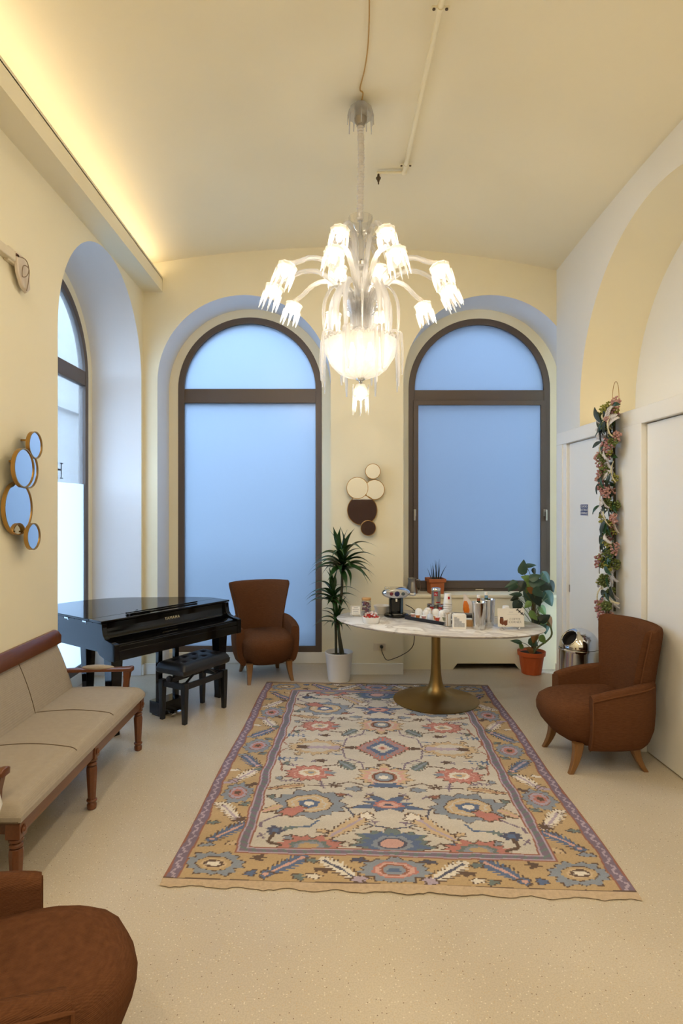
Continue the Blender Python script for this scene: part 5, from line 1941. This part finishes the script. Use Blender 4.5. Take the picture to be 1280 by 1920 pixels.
b.build('connector', mat('brown_connector', (92, 58, 34), 0.5), t)


# ------------------------------------------------------------------ circle mirrors
def mirror_cluster(loc, rz, discs, label, rim_w=0.006, depth=0.03):
    """discs: (x, z, r, stand-off). local y points out of the wall towards -y"""
    t = thing('circle_mirror', label, 'mirror', loc, rz, 'clusters of five round mirrors')
    for x, z, r, off in discs:
        n = 48
        o = [(x + r * math.cos(2 * PI * k / n), z + r * math.sin(2 * PI * k / n)) for k in range(n)]
        i = [(x + (r - rim_w) * math.cos(2 * PI * k / n), z + (r - rim_w) * math.sin(2 * PI * k / n)) for k in range(n)]
        b = MB()
        b.ring(o, i, -off - depth, -off)
        rim = b.build('rim', M_GOLD, t, sharp=40)
        b = MB()
        b.prism(i, -off - depth + 0.006, -off - depth + 0.009)
        b.build('glass', M_MIRROR, rim, smooth=False)
        b = MB()
        b.box(x - 0.006, x + 0.006, -off - 0.001, 0.0, z + r * 0.3, z + r * 0.3 + 0.012)
        b.build('mount', M_GOLD, rim)
    return t


S2 = 173.5
D = [(698.5, 884, 14.5, 0.045), (702, 918, 19, 0.012), (669.5, 915, 20.5, 0.045), (679, 956.5, 28.5, 0.012), (690, 990, 14.5, 0.045)]
mirror_cluster((0.34, YB, 1.80), 0, [((x - 620) / S2 - 0.34, 1.82 + (950 - y) / S2 - 1.80, r / S2, o) for x, y, r, o in D], 'cluster of five round brass-rimmed mirrors on the pier between the windows')
mirror_cluster((XL, 3.85, 1.85), PI / 2, [(0.085, 0.375, 0.090, 0.075), (0.085, 0.215, 0.125, 0.03), (-0.06, 0.215, 0.125, 0.075), (-0.02, -0.04, 0.172, 0.02), (0.06, -0.225, 0.088, 0.075)], 'cluster of five round brass-rimmed mirrors on the wall above the settee', rim_w=0.007, depth=0.025)

# ------------------------------------------------------------------ socket, plug and cord under the table
t = thing('wall_socket', 'beige double wall socket on the pier under the table', 'socket', (0.53, YB, 0.295))
b = MB()
b.box(-0.066, 0.066, -0.009, 0, -0.04, 0.04)
b.build('plate', M_PLASTIC, t, bevel=0.003)
for x in (-0.042, -0.02):
    b = MB()
    b.box(x - 0.009, x + 0.009, -0.012, -0.009, -0.024, 0.024)
    b.build('switch', M_PLASTIC, t, bevel=0.002)
t = thing('power_cord', 'black plug and cord hanging from the table to the wall socket', 'cord', (0.55, YB - 0.012, 0.30))
b = MB()
b.lathe([(0.019, 0.0), (0.019, 0.016), (0.013, 0.034), (0.007, 0.042)], 16, M=Matrix.Rotation(PI / 2, 4, 'X'))
b.build('plug', M_SATIN, t)
b = MB()
b.tube(smoothpath([(0, -0.04, 0.0), (0.004, -0.05, -0.05), (0.05, -0.08, -0.125), (0.13, -0.14, -0.09), (0.19, -0.22, -0.04), (0.26, -0.30, 0.03), (0.30, -0.36, 0.12), (0.30, -0.40, 0.30), (0.28, -0.44, 0.417)], 44), 0.0042, 6)
b.build('cord', M_SATIN, t)
b = MB()
c0 = thing('machine_cord', 'black mains cord leaving the coffee machine over the table top', 'cord', (0.74, 5.90, ZT))
b.tube(smoothpath([(0.0, 0.0, 0.11), (0.06, 0.03, 0.075), (0.105, 0.06, 0.03), (0.105, 0.12, 0.006), (0.09, 0.19, 0.005)], 24), 0.004, 6)
b.build('cord', M_SATIN, c0)

# ------------------------------------------------------------------ things on the sill
t = thing('steel_jug', 'brushed steel milk jug at the end of the window sill', 'jug', (0.925, 6.80, 0.8355), math.radians(10))
b = MB()
b.lathe([(0.055, 0.0), (0.062, 0.004), (0.060, 0.05), (0.047, 0.12), (0.045, 0.14), (0.05, 0.172), (0.047, 0.172), (0.042, 0.14), (0.052, 0.02), (0.004, 0.012)], 28)
b.build('jug_body', M_STEEL, t, sharp=50)
b = MB()
b.tube(smoothpath([(0.044, -0.01, 0.15), (0.085, -0.02, 0.152), (0.094, -0.02, 0.09), (0.082, -0.02, 0.03), (0.06, -0.014, 0.028)], 20), 0.008, 8, flat=0.6)
b.build('handle', M_STEEL, t)
sp = thing('snake_plant', 'spiky snake plant in a square terracotta pot on the sill', 'potted plant', (1.19, 6.80, 0.8355), math.radians(6))
b = MB()
rings = [[(a * w, c * w, z) for a, c in ((-1, -1), (1, -1), (1, 1), (-1, 1))] for w, z in ((0.075, 0.0), (0.083, 0.13), (0.098, 0.132), (0.099, 0.172), (0.09, 0.172), (0.085, 0.15))]
b.loft(rings)
b.build('pot', mat('terracotta_clay', (176, 100, 56), 0.8, var=0.12, scale=20), sp, bevel=0.004)
b = MB()
b.box(-0.084, 0.084, -0.084, 0.084, 0.145, 0.158)
b.build('soil', M_SOIL, sp)
for k, (x, y, h, lx, ly) in enumerate(((-0.035, 0, 0.18, -0.02, 0.01), (-0.015, 0.02, 0.16, -0.008, 0.02), (0.0, -0.015, 0.22, 0.0, -0.01), (0.018, 0.01, 0.21, 0.006, 0.01), (0.03, -0.01, 0.24, 0.012, 0.0), (0.045, 0.015, 0.19, 0.02, 0.02), (0.055, 0.0, 0.17, 0.075, -0.01), (-0.005, 0.03, 0.19, -0.01, 0.03), (-0.045, 0.02, 0.13, -0.04, 0.02), (0.01, 0.0, 0.23, -0.015, 0.0))):
    b = MB()
    b.tube([(x + lx * t_ ** 1.5, y + ly * t_, 0.15 + h * t_) for t_ in np.linspace(0, 1, 7)], lambda t_: 0.011 * (1 - t_ ** 1.6) + 0.001, 6, flat=0.45)
    b.build('leaf', M_LEAFD, sp)


# ------------------------------------------------------------------ dracaena
def strap_leaf(name, L, W, droop, rise, seed):
    """arching strap leaf from the origin along +x"""
    rs = random.Random(seed)
    b = MB()
    n = 12

    def pt(u, v):
        s_ = u
        w = W * (0.35 + 0.65 * math.sin(PI * min(1, s_ * 1.05 + 0.12)) ** 0.8) * (1 - s_ ** 5)
        x = L * s_ * (1 - 0.12 * droop * s_)
        z = L * (rise * s_ - droop * s_ ** 2.4)
        y = (v - 0.5) * 2 * w
        return (x, y + 0.01 * math.sin(s_ * 5 + seed), z + abs(v - 0.5) * w * 0.9)

    b.grid(lambda u, v: pt(u, v), n, 2)
    me = b.mesh(name, sharp=80)
    me.materials.append(M_LEAF)
    return me


LEAVES = [strap_leaf('leaf', L, W, d, r, k) for k, (L, W, d, r) in enumerate(((0.40, 0.036, 0.55, 0.5), (0.42, 0.035, 0.85, 0.55), (0.36, 0.034, 0.3, 0.9), (0.34, 0.032, 0.5, 0.3), (0.34, 0.030, 0.7, 0.15), (0.44, 0.032, 0.9, 0.8)))]
dr = thing('dracaena', 'tall dracaena with three tiers of dark strap leaves in a white pot', 'potted plant', (0.085, 6.26, 0))
b = MB()
b.lathe([(0.105, 0.0), (0.112, 0.004), (0.142, 0.285), (0.146, 0.292), (0.146, 0.302), (0.140, 0.302), (0.136, 0.25), (0.01, 0.245)], 60, ribs=(30, 0.006))
b.build('pot', M_POT, dr, sharp=50)
b = MB()
b.lathe([(0.136, 0.245), (0.13, 0.256), (0.002, 0.26)], 24)
b.build('soil', M_SOIL, dr)
for pts in ([(0.02, 0, 0.24), (-0.005, 0, 0.6), (0.03, 0, 0.95), (0.035, 0.0, 1.24)], [(-0.03, 0.02, 0.24), (-0.035, 0.02, 0.6), (-0.06, 0.01, 0.87)], [(0.05, -0.02, 0.24), (0.01, -0.03, 0.45), (-0.02, -0.03, 0.63)]):
    b = MB()
    b.tube(smoothpath(pts, 14), 0.014, 8)
    b.build('cane', M_STEM, dr)
rs = random.Random(11)
for (hx, hy, hz, n, sc) in ((0.035, 0.0, 1.14, 46, 1.0), (-0.06, 0.01, 0.81, 34, 0.82), (-0.02, -0.03, 0.58, 26, 0.70)):
    for k in range(n):
        a = k * 2.39996
        f = k / n
        toward = math.sin(a)                    # +1 points at the wall
        s_ = sc * rs.uniform(0.85, 1.08) * (1 - 0.42 * max(0, toward))
        if hz < 0.9 and math.sin(a) < 0.1 and math.cos(a) > -0.5:
            s_ *= 0.62                          # kept short on the table side
        mi = (0, 1, 4, 3)[k % 4] if f < 0.55 else ((1, 5, 0)[k % 3] if f < 0.8 else 2)
        o = bpy.data.objects.new('leaf', LEAVES[mi])
        C.objects.link(o)
        o.parent = dr
        o.location = (hx, hy, hz + 0.14 * f * sc)
        o.rotation_euler = Euler((rs.uniform(-0.3, 0.3), -0.95 * f ** 1.6 - 0.35 * max(0, toward) + 0.1, a))
        o.scale = (s_, s_ * 1.05, s_)

# ------------------------------------------------------------------ climbing plant in a terracotta pot
pp_ = thing('climbing_plant', 'leafy climbing plant on a moss pole in a ribbed orange pot', 'potted plant', (2.19, 6.525, 0))
b = MB()
b.lathe([(0.095, 0.0), (0.102, 0.004), (0.130, 0.195), (0.132, 0.20)], 72, ribs=(24, 0.016), cap1=False)
b.lathe([(0.138, 0.198), (0.146, 0.202), (0.150, 0.245), (0.144, 0.247), (0.138, 0.215), (0.01, 0.21)], 48)
b.build('pot', M_TERRA, pp_, sharp=40)
b = MB()
b.lathe([(0.138, 0.21), (0.12, 0.222), (0.002, 0.226)], 20)
b.build('soil', M_SOIL, pp_)
b = MB()
b.tube([(0.03, 0.02, 0.21), (0.03, 0.02, 0.92)], lambda t_: 0.026 + 0.004 * math.sin(t_ * 60), 10)
b.build('moss_pole', M_BARK, pp_)
b = MB()
b.tube(smoothpath([(0.0, -0.02, 0.21), (0.06, -0.05, 0.30), (0.15, -0.06, 0.37), (0.20, -0.06, 0.44), (0.18, -0.05, 0.54), (0.12, -0.03, 0.60), (0.06, 0.0, 0.66)], 28), 0.010, 8)
b.build('stem', M_STEMG, pp_)


def round_leaf(name, r, fold, m, narrow=1.0):
    b = MB()

    def pt(u, v):
        t_ = u
        w = r * 0.50 * narrow * math.sin(PI * (t_ ** 0.62)) ** 0.85 * (1.1 - 0.35 * t_)
        y = (v - 0.5) * 2 * w
        back = 0.12 * r * (abs(v - 0.5) * 2) ** 2 * (1 - t_) ** 2
        return (2 * r * t_ * 0.62 - back * 2.2, y, -abs(v - 0.5) * 2 * w * fold + 0.06 * r * math.sin(3 * t_) - 0.22 * r * t_ * t_)

    b.grid(pt, 10, 6)
    me = b.mesh(name, sharp=80)
    me.materials.append(m)
    return me


RL_ = {'g': round_leaf('leaf', 0.105, 0.22, M_LEAF2), 'l': round_leaf('leaf', 0.10, 0.2, M_LEAFL), 'd': round_leaf('leaf', 0.10, 0.35, M_LEAFD), 'b': round_leaf('leaf', 0.085, 0.5, M_LEAFB), 'n': round_leaf('leaf', 0.11, 0.3, M_LEAF2, 0.55)}
SPOTS = [(-0.09, 1.17, 'g', 1.1, 1.4), (0.0, 1.18, 'n', 0.9, 0.1), (0.05, 1.10, 'd', 0.6, -1.3), (-0.06, 1.04, 'l', 1.1, 2.7), (0.01, 1.07, 'g', 0.9, 0.4), (0.2, 1.03, 'g', 1.0, -1.0), (0.25, 0.93, 'd', 1.0, -1.2), (0.05, 1.01, 'g', 1.2, 0.1), (0.03, 0.95, 'b', 1.3, 0.2), (0.135, 0.97, 'd', 1.1, 0.0),
         (-0.2, 0.94, 'g', 1.0, -2.3), (-0.14, 0.95, 'd', 0.9, -2.0), (-0.27, 0.98, 'n', 0.9, -2.7), (-0.17, 0.86, 'n', 0.9, 3.1), (-0.19, 0.81, 'd', 0.7, -2.8), (-0.03, 0.83, 'g', 1.35, -1.8), (0.05, 0.80, 'd', 1.2, -1.2), (-0.19, 0.725, 'd', 1.1, -1.8), (-0.135, 0.68, 'd', 0.8, -0.9), (0.225, 0.79, 'g', 1.3, -1.1),
         (0.19, 0.86, 'd', 0.9, 2.2), (0.0, 0.64, 'l', 0.9, -0.8), (0.14, 0.62, 'd', 1.0, 0.5), (0.22, 0.53, 'b', 1.2, -1.2), (0.13, 0.57, 'l', 1.1, -0.4), (0.19, 0.47, 'g', 1.05, -1.5), (0.07, 0.6, 'd', 1.0, 0.9), (0.05, 0.89, 'g', 1.0, -0.7), (-0.16, 0.345, 'n', 0.9, 2.9), (0.03, 0.33, 'g', 0.9, -0.6),
         (0.10, 0.38, 'l', 0.8, -0.9), (-0.10, 0.30, 'l', 0.6, 2.0), (0.02, 0.37, 'b', 1.0, -1.8), (-0.04, 0.28, 'b', 0.9, 2.6), (0.17, 0.66, 'l', 0.9, -1.0), (-0.08, 0.76, 'l', 0.7, -2.4), (-0.05, 0.93, 'l', 0.9, -1.9)]
rs = random.Random(5)
for x, z, kd, sc, ang in SPOTS:
    y = rs.uniform(-0.12, 0.05) if x < 0.16 else rs.uniform(0.04, 0.10)
    o = bpy.data.objects.new('leaf', RL_[kd])
    C.objects.link(o)
    o.parent = pp_
    # blade hangs in a plane roughly facing the room: local x -> direction ang in the x-z plane
    d = Vector((math.cos(ang), rs.uniform(-0.3, 0.1), math.sin(ang))).normalized()
    nrm = (Vector((rs.uniform(-0.35, 0.35), -1, rs.uniform(0.1, 0.7))))
    nrm = (nrm - d * nrm.dot(d)).normalized()
    yv = nrm.cross(d)
    Mo = Matrix((d, yv, nrm)).transposed().to_4x4()
    base = Vector((x, y, z)) - d * 0.062 * sc
    o.matrix_local = Matrix.Translation(base) @ Mo @ Matrix.Scale(sc, 4)
    b = MB()
    root = Vector((0.03, 0.0, max(0.22, min(0.9, z - 0.12 - abs(x) * 0.4))))
    mid = (root + base) / 2 + Vector((0, -0.01, 0.03))
    b.tube(smoothpath([root, mid, base], 8), 0.0035, 5)
    b.build('petiole', M_STEMG, pp_)

# ------------------------------------------------------------------ waste bin
t = thing('waste_bin', 'chrome domed waste bin with a round opening beside the closet door', 'bin', (2.105, 5.06, 0), 0)
b = MB()
b.lathe([(0.155, 0.0), (0.162, 0.006), (0.162, 0.60), (0.166, 0.605), (0.166, 0.622), (0.160, 0.628)], 48)
b.build('bin_body', M_CHROME, t, sharp=40)
ax = Vector((-0.72, -0.34, 0.60)).normalized()
cen = Vector((0, 0, 0.632))
RD, CUT = 0.160, math.radians(26)
b = MB()
nn, mm_ = 120, 48
vid = {}
for j in range(mm_ + 1):
    el = PI / 2 * j / mm_
    for i in range(nn):
        d = Vector((math.cos(el) * math.cos(2 * PI * i / nn), math.cos(el) * math.sin(2 * PI * i / nn), math.sin(el)))
        if d.angle(ax) < CUT:                # pull the vertices inside the hole onto its edge
            perp = d - ax * d.dot(ax)
            if perp.length > 1e-6:
                d = ax * math.cos(CUT) + perp.normalized() * math.sin(CUT)
        b.v.append(tuple(cen + d * RD))
for j in range(mm_):
    for i in range(nn):
        q = [j * nn + i, j * nn + (i + 1) % nn, (j + 1) * nn + (i + 1) % nn, (j + 1) * nn + i]
        if all((Vector(b.v[k]) - cen).angle(ax) < CUT + 1e-3 for k in q):
            continue
        b.f.append(tuple(q))
b.build('dome', M_CHROME, t, sharp=60)
Mo = Matrix.Translation(cen + ax * RD * math.cos(CUT)) @ ax.to_track_quat('Z', 'Y').to_matrix().to_4x4()
b = MB()
rh = RD * math.sin(CUT)
b.lathe([(rh + 0.004, -0.004), (rh + 0.005, 0.002), (rh, 0.006), (rh - 0.004, 0.002), (rh - 0.004, -0.02)], 40, M=Mo, cap0=False, cap1=False)
b.build('opening_rim', M_CHROME, t)
b = MB()
b.lathe([(rh - 0.003, -0.012), (rh * 0.9, -0.05), (0.002, -0.06)], 32, M=Mo, cap0=False)
b.build('opening', M_DARK, t)  # near-black cup, its colour standing in for shade inside the bin

# ------------------------------------------------------------------ hanging flower garland
gr = thing('flower_garland', 'long garland of dried flowers and leaves hanging on the white post', 'garland', (PX, 4.80, 0))
b = MB()
b.tube([(-0.012, 0.055 * math.sin(2 * PI * k / 40), 2.70 + 0.125 * math.cos(2 * PI * k / 40)) for k in range(41)], 0.0022, 6)
b.build('wire_hoop', M_GOLD, gr)
b = MB()
b.tube([(-0.022, 0.0, 2.60), (-0.022, 0.006, 2.2), (-0.02, -0.004, 1.7), (-0.02, 0.0, 1.2), (-0.02, 0.0, 0.98)], 0.010, 7)
b.build('binding', M_STEM, gr)
rs = random.Random(21)


def shared(name, b, m):
    me = b.mesh(name, sharp=80)
    me.materials.append(m)
    return me


def frond_mesh(L, m, n=16, spread=0.026, r=0.0032):
    b = MB()
    path = smoothpath([(0, 0, 0), (L * 0.4, 0.0, 0.012), (L * 0.8, 0, 0.0), (L, 0, -0.02)], n)
    b.tube(path, r, 5)
    for i in range(2, n):
        p = path[i]
        l = spread * (1 - 0.7 * i / n)
        for s_ in (-1, 1):
            b.tube([p, p + Vector((l * 0.6, s_ * l, 0.004))], lambda t_: r * 1.3 * (1 - t_) + 0.0008, 4)
    return shared('sprig', b, m)


def cluster_mesh(R, m, n=44, ell=1.6, seed=1):
    q = random.Random(seed)
    b = MB()
    for i in range(n):
        d = Vector((q.gauss(0, 1), q.gauss(0, 1), q.gauss(0, 1))).normalized() * R * q.uniform(0.4, 1)
        b.ball((d.x * ell + R * ell, d.y, d.z), R * 0.21, n=6, m=4)
    return shared('flower_cluster', b, m)


def blade_mesh(L, W, m):
    b = MB()
    b.grid(lambda u, v: (L * u, (v - 0.5) * 2 * W * math.sin(PI * min(1, u * 0.95 + 0.04)) ** 0.8, 0.012 * math.sin(PI * u) + abs(v - 0.5) * W * 0.6), 8, 2)
    return shared('leaf', b, m)


G_PINK = mat('pink_blossom', (164, 118, 118), 0.8, var=0.4, scale=60)
G_DUST = mat('dusty_pink', (190, 146, 138), 0.8, var=0.35, scale=60)
G_WHITE = mat('bleached_sprig', (212, 206, 204), 0.8, var=0.15, scale=40)
G_CREAM = mat('cream_blossom', (222, 212, 176), 0.8, var=0.2, scale=50)
G_MOSS = mat('moss_green', (96, 108, 58), 0.9, var=0.4, scale=60)
G_LIME = mat('lime_moss', (150, 150, 76), 0.9, var=0.3, scale=60)
GM = {
    'leaf': [blade_mesh(0.115, 0.019, M_LEAFD), blade_mesh(0.095, 0.022, M_LEAFD), blade_mesh(0.12, 0.016, M_LEAF)],
    'sprig': [frond_mesh(0.15, G_WHITE), frond_mesh(0.12, G_WHITE, spread=0.03), frond_mesh(0.14, G_CREAM, spread=0.014, r=0.003)],
    'pink': [cluster_mesh(0.032, G_PINK, seed=2), cluster_mesh(0.028, G_DUST, seed=3)],
    'cream': [cluster_mesh(0.026, G_CREAM, n=18, ell=1.0, seed=4)],
    'moss': [cluster_mesh(0.034, G_MOSS, n=50, ell=1.3, seed=5), cluster_mesh(0.028, G_LIME, n=44, ell=1.3, seed=6)],
}


def garland_piece(kind, i, y, z, ang, out=0.03, sc=1.0):
    """ang: direction in the wall plane, 0 = towards the far window, pi/2 = up"""
    me = GM[kind][i % len(GM[kind])]
    o = bpy.data.objects.new('flower_cluster' if kind in ('pink', 'cream', 'moss') else kind, me)
    C.objects.link(o)
    o.parent = gr
    d = Vector((-0.25 * rs.random(), math.cos(ang), math.sin(ang))).normalized()
    nrm = Vector((-1, rs.uniform(-0.4, 0.4), rs.uniform(-0.3, 0.4)))
    nrm = (nrm - d * nrm.dot(d)).normalized()
    yv = nrm.cross(d)
    o.matrix_local = Matrix.Translation((-0.028 - out * rs.random(), y, z)) @ Matrix((d, yv, nrm)).transposed().to_4x4() @ Matrix.Scale(sc, 4)


k = 0
for z in np.arange(2.60, 0.97, -0.052):
    f = (z - 0.97) / 1.65
    wide = 0.075 + 0.09 * max(0, (f - 0.62) / 0.38)
    for j in range(5):
        k += 1
        ang = rs.choice((-PI / 2 - 0.5, -PI / 2 + 0.5, -PI / 2, -2.6, -0.5)) + rs.uniform(-0.4, 0.4) if f < 0.85 else rs.uniform(0, 2 * PI)
        kind = rs.choice(('leaf', 'sprig', 'leaf', 'sprig', 'leaf', 'moss')) if j < 4 else rs.choice(('moss', 'pink', 'leaf'))
        garland_piece(kind, k, rs.uniform(-wide, wide) * 0.8, z + rs.uniform(-0.02, 0.02), ang, 0.09, rs.uniform(0.95, 1.35))
for y, z, a in ((-0.05, 2.60, 0.9 + PI / 2), (0.02, 2.50, 2.4), (-0.08, 2.40, -2.6), (-0.05, 2.36, -2.2), (0.04, 2.28, -1.0), (0.05, 2.20, -1.5), (0.06, 2.12, -1.2), (0.03, 2.03, -2.0), (0.0, 1.98, -2.3), (-0.04, 1.60, 1.0), (-0.05, 1.55, -2.0), (0.05, 1.45, -1.3), (0.04, 1.38, -1.6), (0.02, 1.04, -1.6), (-0.02, 1.0, -1.9), (0.03, 1.08, -1.1)):
    k += 1
    garland_piece('pink', k, y, z, a, 0.08, 1.45)
for y, z in ((0.0, 2.55), (-0.03, 2.51), (0.02, 1.86), (-0.01, 1.85), (0.0, 1.32), (-0.03, 1.04), (0.02, 2.46)):
    k += 1
    garland_piece('cream', k, y, z, rs.uniform(-2, 2), 0.07, 1.0)
for i in range(24):                          # spray fanning out at the top
    k += 1
    garland_piece('sprig' if i % 2 else 'leaf', k, rs.uniform(-0.09, 0.09), 2.46 + rs.uniform(-0.12, 0.08), i * 0.55, 0.07, 1.35)

# ------------------------------------------------------------------ vase just inside the picture edge
st = thing('side_table', 'small round side table between settee and near armchair', 'side table', (-1.56, 2.42, 0))
b = MB()
b.lathe([(0.16, 0.0), (0.16, 0.012), (0.02, 0.02), (0.014, 0.05), (0.014, 0.47), (0.05, 0.485), (0.17, 0.488), (0.17, 0.505)], 32)
b.build('table_body', M_SATIN, st, sharp=50)
vz = thing('round_vase', 'white rounded vase at the picture edge beside the settee arm', 'vase', (-1.43, 2.40, 0.5055))
b = MB()
b.lathe([(0.04, 0.0), (0.05, 0.004), (0.085, 0.05), (0.098, 0.10), (0.085, 0.155), (0.05, 0.185), (0.045, 0.20), (0.040, 0.20), (0.04, 0.18), (0.004, 0.17)], 28)
b.build('vase_body', M_WHITE, vz, sharp=60)

# ------------------------------------------------------------------ added ceiling fill spots, out of view, put in to lighten the near floor
for i, (x, y) in enumerate(((-1.0, 1.5), (0.9, 1.4), (-1.0, -0.4), (0.9, -0.4), (-1.0, -2.2), (0.9, -2.2))):
    z = ceil_z(x, y)
    t = thing('added_fill_spot', 'white round ceiling spot added as unseen fill for the near floor', 'fill light', (x, y, z), 0, 'added fill spots outside the picture')
    b = MB()
    b.lathe([(0.07, -0.09), (0.075, -0.085), (0.075, 0.01), (0.07, 0.012)], 28, cap0=False)
    b.build('housing', M_WHITE, t, sharp=50)
    b = MB()
    b.lathe([(0.062, -0.075), (0.002, -0.074)], 24, cap0=False)
    b.build('lens', M_BULB, t)
    light('fill_spot_light', 'AREA', (x, y, z - 0.095), 24, WARM, (0, 0, 0), shape='DISK', size=0.13)
